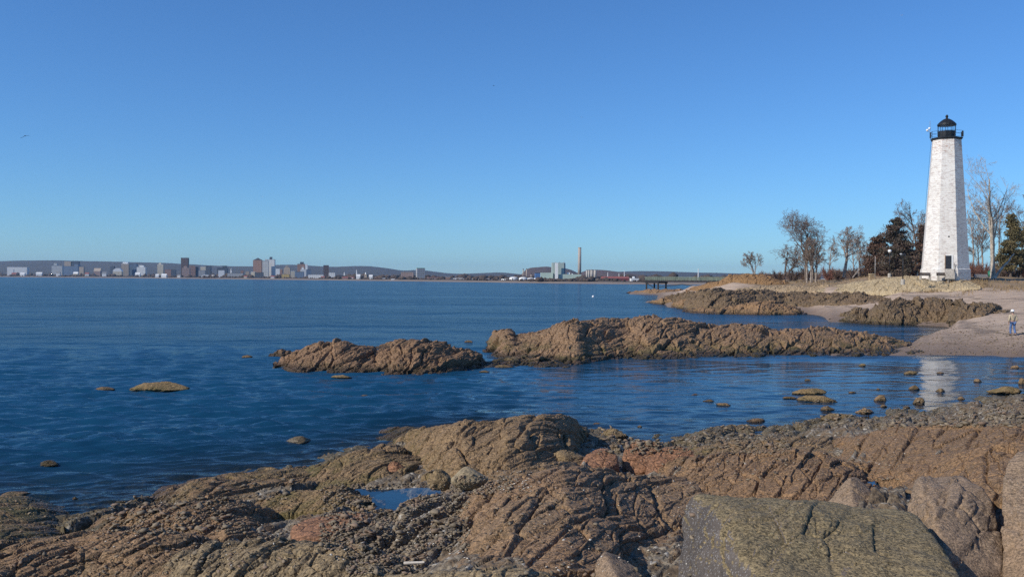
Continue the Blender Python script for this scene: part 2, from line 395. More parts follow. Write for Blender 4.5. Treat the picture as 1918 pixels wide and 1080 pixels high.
def zg(X, Y):
    X = np.asarray(X, float); Y = np.asarray(Y, float)
    shp = X.shape; X = X.ravel(); Y = Y.ravel()
    zn = z_near(X, Y)
    z = np.array(zn)
    m = (Y > 45)
    if m.any(): z[m] = np.maximum(zn[m], z_far(X[m], Y[m]))
    return z.reshape(shp)
_DD = np.exp(np.linspace(math.log(4.5), math.log(460), 900))
def hit(px, py, floor=0.0):
    """where the sight line of a photo point first meets ground (or water)"""
    d = pdir(px, py)
    P = CAM + _DD[:, None] * d
    g = np.maximum(zg(P[:, 0], P[:, 1]), floor)
    b = np.nonzero(P[:, 2] <= g)[0]
    if len(b) == 0: return CAM + d * 460
    i = b[0]
    if i == 0: return P[0]
    a0 = P[i - 1, 2] - g[i - 1]; a1 = P[i, 2] - g[i]
    k = a0 / (a0 - a1 + 1e-12)
    return P[i - 1] * (1 - k) + P[i] * k

# ground: one sheet, finer near the viewer
POOLS = ((700, 924, 0.62, 0.55), (782, 918, 0.45, 0.5), (1632, 895, 0.42, 0.5))
def ground_sheet():
    us = np.linspace(-0.95, 1.05, 900)
    v = np.concatenate([np.exp(np.linspace(math.log(2.2), math.log(8.0), 60))[:-1], CAMH / np.linspace(CAMH / 8.0, CAMH / 48.0, 480), np.exp(np.linspace(math.log(48.5), math.log(520), 190))])
    Uu, Dd = np.meshgrid(us, v)
    X = Uu * Dd; Y = Dd
    Z = zg(X, Y)
    P = np.stack([X.ravel(), Y.ravel(), Z.ravel()], 1)
    near = sstep(-Y, -60, -45).ravel()
    gd = np.interp(us, [pdir(x, 520)[0] for x in (1300, 1380, 1450, 1510, 1560, 1640, 1700, 1770, 1800, 1850, 1918)], [205, 192, 178, 171, 161, 151, 147, 141, 139, 136, 133])
    gz0 = sstep(Dd + 7 * perlin(P * 0.16, 98).reshape(Dd.shape), gd[None, :] - 1.5, gd[None, :] + 3).ravel() * (us[None, :] > 0.2).repeat(len(v), 0).ravel()
    s = z_far(X.ravel(), Y.ravel()); far = sstep(s, 0.1, 0.8) * (Y.ravel() > 50)
    dz = np.zeros(len(P))
    m = (P[:, 1] < 62) & (P[:, 2] > -1.3)
    Q = P[m]
    big = 0.30 * fbm(Q * 0.45, 3, 91) + rock_disp(Q, 1.5, 92, fine=False) * 0.34 + rock_disp(Q + 31.7, 0.45, 93) * 0.42
    dz[m] = big * (0.45 + 0.55 * sstep(Q[:, 1], 9, 14)) * sstep(Q[:, 2], -0.9, 0.35) * near[m] * (1 - 0.85 * (Q[:, 1] > 50))
    m2 = far > 0
    Q = P[m2]
    grassy = gz0[m2]
    dz[m2] += (0.16 * fbm(Q * 0.16, 4, 95) * (1 - grassy) + grassy * (0.3 * fbm(Q * 0.12, 3, 96) + 0.10 * perlin(Q * 1.3, 97))) * far[m2]
    for x, y, rx, dep in POOLS:
        q = hit(x, y); k = np.exp(-((P[:, 0] - q[0]) ** 2 + ((P[:, 1] - q[1]) * 0.8) ** 2) / (2 * rx * rx)); dz = dz * (1 - 0.8 * np.clip(k * 1.6, 0, 1)) - dep * k
    P[:, 2] += dz
    me = np_mesh('ground', P, grid_faces(*X.shape), True)
    # zones: how grassy, how pebbly the ground itself is
    at = me.attributes.new('grass', 'FLOAT', 'POINT')
    at.data.foreach_set('value', gz0.astype(np.float32))
    at = me.attributes.new('beach', 'FLOAT', 'POINT')
    at.data.foreach_set('value', (P[:, 1] > 50).astype(np.float32))
    return link('ground', me, ground_mat())
def ground_mat():
    t = NT('ground_material'); p = t.pos(); ps = t.pos((0.4, 1.5, 2.0), _SROT)
    a = t.n('ShaderNodeAttribute', attribute_name='grass').outputs['Fac']
    b = t.n('ShaderNodeAttribute', attribute_name='beach').outputs['Fac']
    n1 = t.noise(p, 0.5, 5, 0.6); n2 = t.noise(p, 3.0, 6, 0.65); n3 = t.noise(ps, 2.2, 6, 0.65, 0.5); n4 = t.noise(p, 24, 4, 0.7)
    vc = t.vor(p, 13, out='Color'); vd = t.vor(p, 13)
    vs = t.n('ShaderNodeSeparateXYZ'); t.l(vc, vs.inputs[0])
    # rock and gravel of the near shore
    rock = t.mix(t.ramp(n1, 0.38, 0.62), (0.23, 0.15, 0.085), (0.165, 0.12, 0.072))
    rock = t.mix(t.math('MULTIPLY', t.ramp(n3, 0.48, 0.68), 0.7), rock, (0.05, 0.038, 0.026))
    grav = t.mix(vs.outputs[0], (0.085, 0.07, 0.054), (0.30, 0.25, 0.18))
    grav = t.mix(t.ramp(vs.outputs[1], 0.90, 0.93), grav, (0.45, 0.41, 0.34))
    near = t.mix(t.ramp(n2, 0.42, 0.56), rock, grav)
    z = t.n('ShaderNodeSeparateXYZ'); t.l(t.n('ShaderNodeNewGeometry').outputs['Position'], z.inputs[0])
    zz = t.math('ADD', z.outputs[2], t.math('MULTIPLY', t.math('SUBTRACT', n2, 0.5), 1.2))
    low = t.math('SUBTRACT', 1.0, t.ramp(zz, 0.05, 0.7))
    near = t.mix(t.math('MULTIPLY', low, 0.55), near, (0.062, 0.055, 0.022))
    # beach: pinkish brown gravel, darker where wet
    bn = t.noise(t.pos((0.12, 0.6, 1)), 0.9, 5, 0.65)
    beach = t.mix(t.ramp(bn, 0.38, 0.62), (0.46, 0.325, 0.215), (0.62, 0.465, 0.32))
    beach = t.mix(0.35, beach, t.mix(n4, (0.15, 0.11, 0.085), (0.58, 0.46, 0.38)))
    bv = t.vor(p, 3.4, out='Distance'); bw = t.noise(t.pos((0.15, 0.8, 1)), 0.8, 3, 0.6)
    shell = t.math('MULTIPLY', t.math('SUBTRACT', 1.0, t.ramp(bv, 0.10, 0.2)), t.ramp(bw, 0.5, 0.62))
    beach = t.mix(t.math('MULTIPLY', shell, 0.8), beach, (0.62, 0.55, 0.47))
    wr = t.math('ADD', z.outputs[2], t.math('MULTIPLY', t.noise(p, 0.18, 4, 0.6), 0.9))
    for lv in (1.62, 2.35, 3.3):
        ln = t.math('SUBTRACT', 1.0, t.ramp(t.math('ABSOLUTE', t.math('SUBTRACT', wr, lv)), 0.02, 0.09))
        beach = t.mix(t.math('MULTIPLY', ln, t.math('MULTIPLY', t.ramp(n2, 0.38, 0.55), 0.75)), beach, (0.10, 0.075, 0.055))
    bp = t.noise(p, 0.35, 5, 0.65); beach = t.mix(t.math('MULTIPLY', t.ramp(bp, 0.46, 0.66), 0.45), beach, (0.20, 0.15, 0.105))
    wet = t.math('SUBTRACT', 1.0, t.ramp(zz, 0.1, 1.5))
    beach = t.mix(t.math('MULTIPLY', wet, 0.8), beach, (0.15, 0.105, 0.078))
    # dry winter grass
    gn = t.noise(p, 1.6, 6, 0.7); gp = t.noise(p, 0.11, 4, 0.6)
    grass = t.mix(gn, (0.13, 0.09, 0.05), (0.36, 0.26, 0.14))
    grass = t.mix(t.ramp(gp, 0.42, 0.60), grass, (0.32, 0.22, 0.13))
    c = t.mix(b, near, beach); c = t.mix(a, c, grass)
    h = t.math('ADD', n3, t.math('MULTIPLY', n2, 0.6)); h = t.math('ADD', h, t.math('MULTIPLY', t.math('SUBTRACT', 1.0, vd), 0.35)); h = t.math('ADD', h, t.math('MULTIPLY', n4, 0.2))
    nb = t.bump(h, 0.75, 0.09)
    return t.done(t.bsdf(c, 0.8, nb, spec=0.3))
setp(ground_sheet(), kind='structure')

# ------------------------------------------------------------------ water
def water_mat():
    t = NT('sea_water'); p = t.pos()
    dep = t.n('ShaderNodeAttribute', attribute_name='depth').outputs['Fac']
    chop = t.n('ShaderNodeAttribute', attribute_name='chop').outputs['Fac']
    a = t.noise(t.pos((0.55, 1.0, 1.0), (0, 0, RAD(8))), 2.4, 4, 0.6); b = t.noise(t.pos((0.6, 1, 1), (0, 0, RAD(-14))), 0.55, 3, 0.55)
    c = t.noise(t.pos((0.6, 1, 1), (0, 0, RAD(20))), 8.0, 3, 0.6)
    h = t.math('ADD', t.math('MULTIPLY', a, 0.10), t.math('MULTIPLY', b, 0.32)); h = t.math('ADD', h, t.math('MULTIPLY', c, 0.016))
    e = t.noise(t.pos((0.8, 1.0, 1.0), (0, 0, RAD(12))), 0.21, 3, 0.5); g_ = t.noise(t.pos((0.7, 1.0, 1.0), (0, 0, RAD(-20))), 0.055, 3, 0.5)
    h = t.math('ADD', h, t.math('ADD', t.math('MULTIPLY', e, 0.75), t.math('MULTIPLY', g_, 1.3)))
    gust = t.math('ADD', 0.55, t.math('MULTIPLY', t.ramp(t.noise(t.pos((0.5, 1.0, 1.0)), 0.035, 4, 0.6), 0.3, 0.7), 0.8))
    h = t.math('MULTIPLY', h, t.math('MULTIPLY', chop, gust))
    nb = t.bump(h, 1.0, 1.1)
    body = t.n('ShaderNodeBsdfDiffuse'); body.inputs[0].default_value = (0.008, 0.060, 0.125, 1)
    tr = t.n('ShaderNodeBsdfTransparent'); tr.inputs[0].default_value = (0.70, 0.74, 0.62, 1)
    mx = t.n('ShaderNodeMixShader')
    clear = t.math('POWER', 2.718, t.math('MULTIPLY', dep, -1.7))
    t.l(clear, mx.inputs[0]); t.l(body.outputs[0], mx.inputs[1]); t.l(tr.outputs[0], mx.inputs[2])
    gl = t.n('ShaderNodeBsdfGlossy'); t.l(t.math('ADD', 0.01, t.math('MULTIPLY', t.math('POWER', chop, 2.0), 0.13)), gl.inputs['Roughness']); t.l(nb, gl.inputs['Normal'])
    fr = t.n('ShaderNodeFresnel'); fr.inputs[0].default_value = 1.333; t.l(nb, fr.inputs[1])
    fe = t.math('DIVIDE', fr.outputs[0], t.math('ADD', 1.0, t.math('MULTIPLY', t.math('MULTIPLY', fr.outputs[0], chop), 0.9)))   # a rough sea mirrors less at grazing angles
    m2 = t.n('ShaderNodeMixShader'); t.l(fe, m2.inputs[0]); t.l(mx.outputs[0], m2.inputs[1]); t.l(gl.outputs[0], m2.inputs[2])
    return t.done(m2.outputs[0])
WATER = water_mat()
def chop_at(X, Y):
    calm = sstep(X, -7, 4) * (1 - sstep(Y, 56, 70))
    calm2 = sstep(X, 6, 18) * (1 - sstep(Y, 62, 70))
    inlet = sstep(X, 10, 40) * (1 - sstep(Y, 112, 130)) * 0.35
    shore = sstep(dshore(X / np.maximum(Y, 3)) - Y, -9, -0.5) * (Y < 70) * 0.55
    return np.clip(1 - np.maximum(np.maximum(0.78 * calm + 0.09 * calm2, inlet), shore), 0.06, 1)
def water_sheet():
    us = np.linspace(-0.95, 1.0, 960)
    d = np.concatenate([np.exp(np.linspace(math.log(6), math.log(12.5), 14))[:-1], CAMH / np.linspace(CAMH / 12.5, CAMH / 170, 660), np.exp(np.linspace(math.log(175), math.log(9000), 70))])
    U, Dd = np.meshgrid(us, d); X = U * Dd; Y = Dd
    R = np.random.default_rng(11)
    Z = np.zeros_like(X); ch = chop_at(X, Y)
    sp = np.gradient(d)[:, None]
    env = 0.65 + 0.7 * (0.5 + 0.5 * perlin(np.stack([X.ravel() * 0.05, Y.ravel() * 0.09, 0 * X.ravel()], 1), 5)).reshape(X.shape)
    for i in range(72):
        lam = math.exp(R.uniform(math.log(0.22), math.log(1.7)))
        th = RAD(-90 + 14 + R.normal() * 20)
        k = 2 * math.pi / lam
        amp = 0.0100 * lam * (0.6 + 0.8 * R.random())
        fade = sstep(lam / sp, 2.0, 5.0)
        ph = k * (X * math.cos(th) + Y * math.sin(th)) + R.uniform(0, 6.28) + 1.6 * np.sin(X * R.uniform(.02, .12) + Y * R.uniform(.02, .12) + R.uniform(0, 6))
        s = np.sin(ph)
        Z += amp * fade * (s + 0.25 * np.cos(2 * ph))
    Z *= ch * env
    g = zg(X, Y)
    P = np.stack([X.ravel(), Y.ravel(), Z.ravel()], 1)
    Fc = grid_faces(*X.shape)
    gv = g.ravel(); keep = ~((gv[Fc] > 0.45).all(1)); Fc = Fc[keep]
    used = np.zeros(len(P), bool); used[Fc.ravel()] = True
    idx = np.cumsum(used) - 1
    me = np_mesh('water', P[used], idx[Fc].astype(np.int32), True)
    at = me.attributes.new('depth', 'FLOAT', 'POINT'); at.data.foreach_set('value', np.clip(-gv, 0.02, 5)[used].astype(np.float32))
    at = me.attributes.new('chop', 'FLOAT', 'POINT'); at.data.foreach_set('value', ch.ravel()[used].astype(np.float32))
    return setp(link('water', me, WATER), kind='structure')
water_sheet()
# ------------------------------------------------------------------ rock shapes
def ledge(name, label, cat, cols, mat, thick, nu, nv, L, amp, seed, back=0.9, q=0.75, group=None, dfront=None, sink=0.35, floor=0.0, strata=1.0, blocky=1.0, lift=0.0, zf=None):
    """an outcrop: foot and crest are read at several bearings, the crest standing `thick` metres behind the foot"""
    c = np.array([(x, yf, yc) for x, yf, yc, *_ in cols], float)
    th = np.array([(k[3] if len(k) > 3 else thick) for k in cols], float)
    px = np.linspace(c[0, 0], c[-1, 0], nu)
    if zf is not None: dfc = np.array([at_z(x, y, zf)[1] for x, y in c[:, :2]])
    elif dfront is None: dfc = np.array([hit(x, y, floor)[1] for x, y in c[:, :2]])
    else: dfc = np.interp(c[:, 0], [k[0] for k in dfront], [k[1] for k in dfront])
    def ip(v): return np.interp(px, c[:, 0], v)
    def sm(v, k=max(1, nu // 60)):
        ker = np.hanning(2 * k + 3); ker /= ker.sum()
        return np.convolve(np.pad(v, k + 1, mode='edge'), ker, mode='valid')
    yf, yc, df, tk = ip(c[:, 1]), sm(ip(c[:, 2])), sm(ip(dfc)), sm(ip(th))
    Pf = np.array([pt(x, y, d) for x, y, d in zip(px, yf, df)])
    Pc = np.array([pt(x, y, d) for x, y, d in zip(px, yc, df + tk)])
    Pc[:, 2] += lift
    Pb = np.array([pt(x, y, d) for x, y, d in zip(px, yc, df + tk * (1 + back))])
    Pb[:, 2] = np.minimum(Pf[:, 2], np.maximum(zg(Pb[:, 0], Pb[:, 1]), -0.4)) - sink
    nf = int(nv * 0.68); nb = nv - nf
    rows = []
    for t in np.linspace(0, 1, nf):
        P = Pf * (1 - t) + Pc * t
        P[:, 2] = Pf[:, 2] + (Pc[:, 2] - Pf[:, 2]) * math.sin(math.pi / 2 * t) ** q
        if t < 0.04: P[:, 2] -= sink * (1 - t / 0.04); P[:, 1] -= 0.15 * L * (1 - t / 0.04)
        rows.append(P)
    for t in np.linspace(0, 1, nb + 1)[1:]:
        P = Pc * (1 - t) + Pb * t
        P[:, 2] = Pb[:, 2] + (Pc[:, 2] - Pb[:, 2]) * max(0.0, math.cos(math.pi / 2 * t)) ** 0.8
        rows.append(P)
    G = np.array(rows)                                   # nv, nu, 3
    du = np.gradient(G, axis=1); dv = np.gradient(G, axis=0)
    N = np.cross(du, dv); N /= np.linalg.norm(N, axis=2)[:, :, None] + 1e-9
    N[N[:, :, 2] < 0] *= -1
    N = N * 0.75 + np.array([0, -0.12, 0.35]); N /= np.linalg.norm(N, axis=2)[:, :, None]
    P = G.reshape(-1, 3)
    d = rock_disp(P, L, seed, strata=strata, blocky=blocky) + rock_disp(P + 77.7, L * 0.36, seed + 3, strata=strata, blocky=blocky) * 0.5
    d = (d - np.percentile(d, 66)) * amp
    top = np.abs(np.linspace(0, 1, nv) - 0.68)[:, None] * np.ones((1, nu))
    P = P + N.reshape(-1, 3) * d[:, None]
    return solid(name, P, grid_faces(nv, nu), mat, label, cat, group, smooth=False)

def boulder_hull(name, label, pts, mat, sub=6, p=26, L=0.6, amp=0.25, seed=0, group=None, cat='boulder', extra=(), strata=1.0, blocky=1.0, smooth=False, big=0.0):
    """a block whose corners are given as (photo x, photo y, depth)"""
    W = np.array([pt(*k) for k in pts] + [np.array(e) for e in extra])
    bm = bmesh.new()
    for w in W: bm.verts.new(w)
    bmesh.ops.convex_hull(bm, input=bm.verts)
    bm.normal_update()
    c = W.mean(0); pl = []
    for f in bm.faces:
        n = np.array(f.normal[:]); o = float(np.dot(n, np.array(f.verts[0].co[:]) - c))
        if o < 0: n, o = -n, -o
        if not any(np.dot(n, m) > 0.995 for m, _ in pl): pl.append((n, max(o, 0.02)))
    bm.free()
    Dv, Fc = ico(sub)
    s = np.zeros(len(Dv))
    for n, o in pl: s += np.maximum(Dv @ n / o, 0) ** p
    P = Dv * (s ** (-1.0 / p))[:, None] + c
    d = rock_disp(P, L, seed, strata=strata, blocky=blocky) * amp
    if big: d = d + big * (fbm(P * 0.9, 3, seed + 40))
    P = P + (Dv * 0.6 + np.array([0, -0.2, 0.25])) * d[:, None]
    return solid(name, P, Fc, mat, label, cat, group, smooth=smooth)

def stone_shape(seed, sub=4, p=26, nplanes=13, flat=0.7, L=0.55, amp=0.14, rounded=False):
    R = np.random.default_rng(seed)
    N = R.normal(size=(nplanes, 3)); N /= np.linalg.norm(N, axis=1)[:, None]
    N = np.concatenate([N, [[0, 0, -1.0], [0.1 * R.normal(), 0.1 * R.normal(), 1]]]); N /= np.linalg.norm(N, axis=1)[:, None]
    O = np.concatenate([R.uniform(0.72, 1.0, nplanes), [0.8, 0.8]])
    if rounded: p = 5
    Dv, Fc = ico(sub)
    s = 0
    for n, o in zip(N, O): s = s + np.maximum(Dv @ n / o, 0) ** p
    P = Dv * np.minimum(s ** (-1.0 / p), 1.3)[:, None]
    P = P + Dv * (rock_disp(P * 1.0 + seed * 3.1, L, seed) * amp)[:, None]
    P[:, 2] *= flat
    return P, Fc
def stone(name, label, px, py, wpx, hpx, mat, seed, depth=0.8, sub=4, cat='rock', group=None, rz=0.0, rounded=False, sunk=0.25, floor=0.0, amp=0.5, base=None, peak=0.0):
    """a loose rock standing where its foot is seen; width and height are its size in the photo"""
    b = hit(px, py, floor) if base is None else np.array(base)
    d = b[1]; w = wpx * d / F; el = (CAMH - b[2]) / d
    dy = w * depth
    h = max(hpx * d / F - 0.5 * dy * el, 0.14 * w)
    P, Fc = stone_shape(seed, sub, rounded=rounded, amp=amp)
    P = P / np.abs(P).max(0)
    cr, sr = math.cos(rz), math.sin(rz)
    H = h / (1 - sunk)
    P[:, :2] *= (1 - 0.42 * np.clip(P[:, 2], 0, 1))[:, None]; P[:, 0] += peak * np.clip(P[:, 2], 0, 1)
    P = P * np.array([w / 2, dy / 2, H / 2])
    P = np.stack([P[:, 0] * cr - P[:, 1] * sr, P[:, 0] * sr + P[:, 1] * cr, P[:, 2]], 1)
    c = np.array([b[0], b[1] + dy * 0.35, b[2] + H / 2 - H * sunk])
    return solid(name, P + c, Fc, mat, label, cat, group, smooth=False)

R_brown = rock_mat('brown_rock', (0.158, 0.104, 0.066), (0.122, 0.092, 0.060), (0.062, 0.042, 0.030), 0.45, (0.15, 0.9), 0.35)
R_ochre = rock_mat('ochre_rock', (0.148, 0.104, 0.064), (0.125, 0.084, 0.052), (0.068, 0.048, 0.030), 0.75, (0.2, 1.2), 0.25)
R_red = rock_mat('red_rock', (0.165, 0.088, 0.056), (0.140, 0.080, 0.050), (0.080, 0.048, 0.034), 0.3, (0.1, 0.6), 0.55)
R_grey = rock_mat('grey_rock', (0.150, 0.118, 0.078), (0.118, 0.090, 0.058), (0.055, 0.045, 0.036), 0.25, (0.0, 0.6), 0.2)
R_dark = rock_mat('weed_dark_rock', (0.150, 0.096, 0.058), (0.115, 0.078, 0.048), (0.055, 0.040, 0.028), 0.7, (0.0, 1.0), 0.25)
R_isle = rock_mat('island_rock', (0.150, 0.096, 0.064), (0.118, 0.080, 0.053), (0.055, 0.040, 0.030), 0.6, (-0.1, 0.55), 0.25, size=1.3)
R_ridge = rock_mat('ridge_rock', (0.165, 0.108, 0.072), (0.128, 0.090, 0.058), (0.062, 0.048, 0.036), 0.75, (0.0, 1.25), 0.5, size=1.5)
R_point = rock_mat('point_rock', (0.185, 0.118, 0.070), (0.150, 0.100, 0.060), (0.080, 0.060, 0.040), 0.4, (0.0, 1.0), 0.3, size=3.0)
R_moss = rock_mat('mossy_dark_rock', (0.118, 0.084, 0.056), (0.080, 0.064, 0.042), (0.040, 0.034, 0.026), 0.4, (0.0, 1.0), 0.2, size=3.0)
R_orange = rock_mat('orange_sandstone', (0.36, 0.205, 0.085), (0.30, 0.18, 0.085), (0.22, 0.13, 0.07), 0.0, size=3.5, barnacle=0.0, grain=0.35, gain=False, fleck=0.3)
R_pale = rock_mat('pale_sandstone', (0.46, 0.33, 0.19), (0.40, 0.30, 0.19), (0.26, 0.19, 0.11), 0.0, size=3.0, barnacle=0.0, grain=0.35, gain=False, fleck=0.3)
R_cream = rock_mat('cream_sandstone', (0.56, 0.435, 0.26), (0.48, 0.365, 0.205), (0.31, 0.22, 0.12), 0.0, size=2.6, barnacle=0.0, grain=0.25, gain=False, fleck=0.3)
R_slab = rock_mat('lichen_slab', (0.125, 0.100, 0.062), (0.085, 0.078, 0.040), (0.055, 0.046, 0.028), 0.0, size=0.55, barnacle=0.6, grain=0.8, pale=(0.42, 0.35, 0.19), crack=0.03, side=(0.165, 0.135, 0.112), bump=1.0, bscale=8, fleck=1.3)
R_block = rock_mat('riprap_granite', (0.165, 0.122, 0.092), (0.120, 0.092, 0.070), (0.065, 0.050, 0.040), 0.0, size=0.55, barnacle=0.35, grain=0.55, pale=(0.5, 0.47, 0.42), crack=0.05)
R_stone = rock_mat('shore_stone', (0.150, 0.112, 0.070), (0.120, 0.090, 0.056), (0.060, 0.046, 0.032), 0.55, (0.0, 0.7), 0.2, size=0.6)
R_smooth = rock_mat('smooth_grey_stone', (0.150, 0.125, 0.088), (0.125, 0.105, 0.075), (0.105, 0.085, 0.06), 0.0, barnacle=0.1, size=0.8, bump=0.35, grain=0.25)
R_wet = rock_mat('wet_orange_rock', (0.135, 0.080, 0.020), (0.10, 0.07, 0.025), (0.05, 0.04, 0.02), 0.4, (0.0, 0.6), 0.0, size=0.8)

OUT = 'rock outcrop'
# islands and the ridge of the middle distance
ledge('rock_outcrop', 'rounded reddish brown islet with a hollow in its smooth left flank, standing in open water', OUT,
      [(512, 689, 689), (530, 693, 673), (548, 696, 659), (575, 697, 648), (605, 698, 641), (640, 699, 639), (668, 699, 643), (700, 697, 649), (716, 693, 662), (731, 690, 688)], R_isle, 3.2, 300, 170, 1.7, 0.34, 21, q=1.7, strata=0.35, blocky=1.35)
ledge('rock_outcrop', 'craggy dark-jointed islet whose left end touches the smoother reddish islet', OUT,
      [(640, 697, 697), (690, 699, 676), (715, 701, 657), (745, 703, 644), (780, 703, 640), (815, 702, 642), (850, 700, 650), (878, 697, 652), (896, 693, 662), (910, 688, 677), (928, 682, 682)], R_isle, 3.6, 320, 180, 1.3, 0.50, 22, q=1.7, strata=0.35, blocky=1.35)
ledge('rock_outcrop', 'low flat shelf of brown rock just behind the gap between two islets', OUT,
      [(698, 652, 652), (712, 654, 645), (740, 656, 637), (770, 655, 635), (800, 654, 638), (830, 652, 650)], R_isle, 1.6, 140, 60, 0.9, 0.3, 23, q=1.7, strata=0.35, blocky=1.35)
ledge('rock_outcrop', 'long pale brown rock ridge running from mid water to the gravel beach', OUT,
      [(903, 655, 655), (912, 662, 636), (925, 668, 622), (942, 673, 615), (957, 676, 618), (972, 677, 627), (990, 678, 623), (1015, 680, 616), (1060, 684, 602), (1085, 685, 598), (1105, 679, 596), (1150, 674, 597), (1170, 673, 601), (1185, 673, 596), (1205, 673, 591), (1245, 673, 594), (1285, 672, 600), (1310, 671, 607), (1340, 670, 610), (1375, 669, 606), (1405, 669, 606), (1425, 668, 606), (1440, 668, 617), (1480, 668, 613), (1540, 667, 612), (1570, 667, 619), (1620, 667, 624), (1670, 666, 630), (1705, 664, 640), (1730, 661, 654)], R_ridge, 9.0, 900, 220, 1.6, 0.38, 24, q=1.7, strata=0.35, blocky=1.35, back=0.5)
ledge('rock_outcrop', 'small dark knob of rock off the left end of the reddish islet', OUT,
      [(503, 667, 667), (512, 668, 660), (528, 669, 652), (545, 668, 657), (556, 667, 667)], R_isle, 1.0, 80, 50, 0.7, 0.35, 25, q=1.7, strata=0.35, blocky=1.35)
ledge('rock_outcrop', 'olive jumble of low rock linking the craggy islet to the long ridge', OUT,
      [(895, 690, 690), (915, 690, 678), (935, 688, 672), (965, 686, 668), (1000, 687, 668), (1040, 689, 676), (1075, 688, 686)], R_ridge, 2.4, 180, 70, 0.9, 0.4, 26, q=1.7, strata=0.35, blocky=1.35)
# the far point
ledge('rock_outcrop', 'low brown rock spit at the tip of the point below the pier', OUT,
      [(1173, 549, 549), (1190, 550.5, 545), (1215, 551.5, 542), (1245, 552, 541), (1275, 552, 542), (1310, 552, 546)], R_point, 9, 180, 50, 4, 0.25, 31, strata=0.5, blocky=1.25, zf=0.0)
ledge('rock_outcrop', 'small dark brown knob rising from the water at the left of the point', OUT,
      [(1213, 567, 567), (1224, 569, 562), (1240, 570, 557), (1252, 570, 557), (1262, 571, 566)], R_point, 3, 90, 44, 2, 0.4, 32, strata=0.5, blocky=1.25, zf=0.0)
ledge('rock_outcrop', 'broad dark mossy ledge along the point below the orange bluff', OUT,
      C_MOSS, R_moss, 14, 620, 130, 2.4, 0.42, 33, strata=0.5, blocky=1.25, back=0.3)
ledge('rock_outcrop', 'low brown seaweed-covered shelf in front of the mossy ledge on the point', OUT,
      C_SHELF, R_point, 6, 320, 80, 2.4, 0.36, 34, strata=0.5, blocky=1.25, zf=0.0)
ledge('rock_outcrop', 'rounded grey brown hump between the shelf and the mossy ledge', OUT,
      [(1255, 574, 574), (1270, 577, 562), (1300, 578, 556), (1330, 577, 558), (1345, 576, 574)], R_point, 5, 140, 60, 2.4, 0.3, 35, strata=0.5, blocky=1.25, zf=0.1)
ledge('rock_outcrop', 'orange sandstone bluff standing above the point left of the tall bare tree', OUT,
      [(1336, 544, 544), (1346, 544, 530), (1356, 545, 520), (1366, 545, 515), (1385, 545, 513), (1405, 544, 512.5), (1425, 544, 514), (1450, 543, 519), (1472, 541, 527), (1492, 539, 537)], R_orange, 10, 260, 120, 2.2, 0.36, 36, dfront=[(1336, 192), (1492, 182)], back=0.5)
ledge('rock_outcrop', 'lower tan shoulder of sandstone left of the orange bluff beside the pier', OUT,
      [(1284, 545, 545), (1300, 546, 538), (1322, 546, 531), (1345, 546, 527), (1362, 546, 536)], R_orange, 9, 160, 70, 2.2, 0.36, 37, dfront=[(1284, 208), (1362, 192)])
ledge('rock_outcrop', 'pale tan sandstone bench at the foot of the orange bluff', OUT,
      C_BENCH, R_pale, 7, 300, 80, 2.6, 0.3, 38, dfront=[(1362, 176), (1585, 158)], back=0.6)
ledge('rock_outcrop', 'sloping cream sandstone slab below the lighthouse and lamp post', OUT,
      C_CREAM, R_cream, 14, 460, 130, 2.4, 0.26, 39, dfront=[(1528, 160), (1640, 144), (1836, 134)], back=0.15)
ledge('rock_outcrop', 'dark-topped split ledge on the beach in front of the lighthouse', OUT,
      C_SPLIT, R_moss, 9, 620, 140, 2.2, 0.46, 40, strata=0.5, blocky=1.25, back=0.4)
# near shore bedrock
ledge('rock_outcrop', 'big rounded ochre mound at the water edge with green weed in its right hollows', OUT,
      [(700, 845, 845), (735, 862, 832), (770, 872, 812), (800, 878, 803), (835, 882, 797), (870, 884, 791), (905, 884, 792), (930, 884, 791), (950, 884, 784), (985, 882, 778), (1020, 878, 777), (1050, 872, 779), (1075, 862, 788), (1092, 850, 802), (1110, 838, 836)], R_ochre, 3.4, 520, 240, 1.3, 0.23, 51, back=0.7)
ledge('rock_outcrop', 'flat weed-edged shelf awash just left of the ochre mound', OUT,
      [(690, 812, 812), (712, 824, 805), (740, 828, 801), (775, 826, 800), (805, 818, 802), (822, 810, 810)], R_ochre, 1.7, 160, 60, 0.7, 0.22, 52)
ledge('rock_outcrop', 'brown ridge sloping from the ochre mound down to the left waterline', OUT,
      [(540, 915, 893), (575, 920, 880), (620, 918, 866), (655, 912, 850), (690, 904, 842), (720, 898, 838), (750, 892, 842), (790, 890, 858), (830, 890, 884)], R_ochre, 2.2, 380, 160, 1.0, 0.26, 53)
ledge('rock_outcrop', 'layered brown bedrock shelving along the left waterline', OUT,
      [(215, 975, 970), (260, 985, 952), (310, 990, 930), (360, 985, 910), (410, 975, 899), (460, 962, 893), (520, 950, 886), (570, 940, 884), (620, 930, 890), (680, 925, 905), (720, 925, 922)], R_brown, 3.2, 520, 200, 1.1, 0.26, 54)
ledge('rock_outcrop', 'rough reddish brown bedrock hump left of the red boulder', OUT,
      [(120, 1030, 1010), (200, 1040, 975), (280, 1045, 960), (350, 1045, 948), (420, 1040, 942), (470, 1030, 950), (510, 1018, 968), (540, 1008, 996)], R_brown, 2.2, 460, 200, 0.9, 0.30, 55)
ledge('rock_outcrop', 'flat greenish slabs in the corner at the left edge beside the water', OUT,
      [(-160, 1020, 942), (-60, 1015, 934), (0, 1012, 936), (50, 1010, 937), (90, 1010, 946), (125, 1010, 960), (160, 1008, 978), (205, 1005, 1000)], R_ochre, 2.6, 240, 120, 0.9, 0.19, 56)
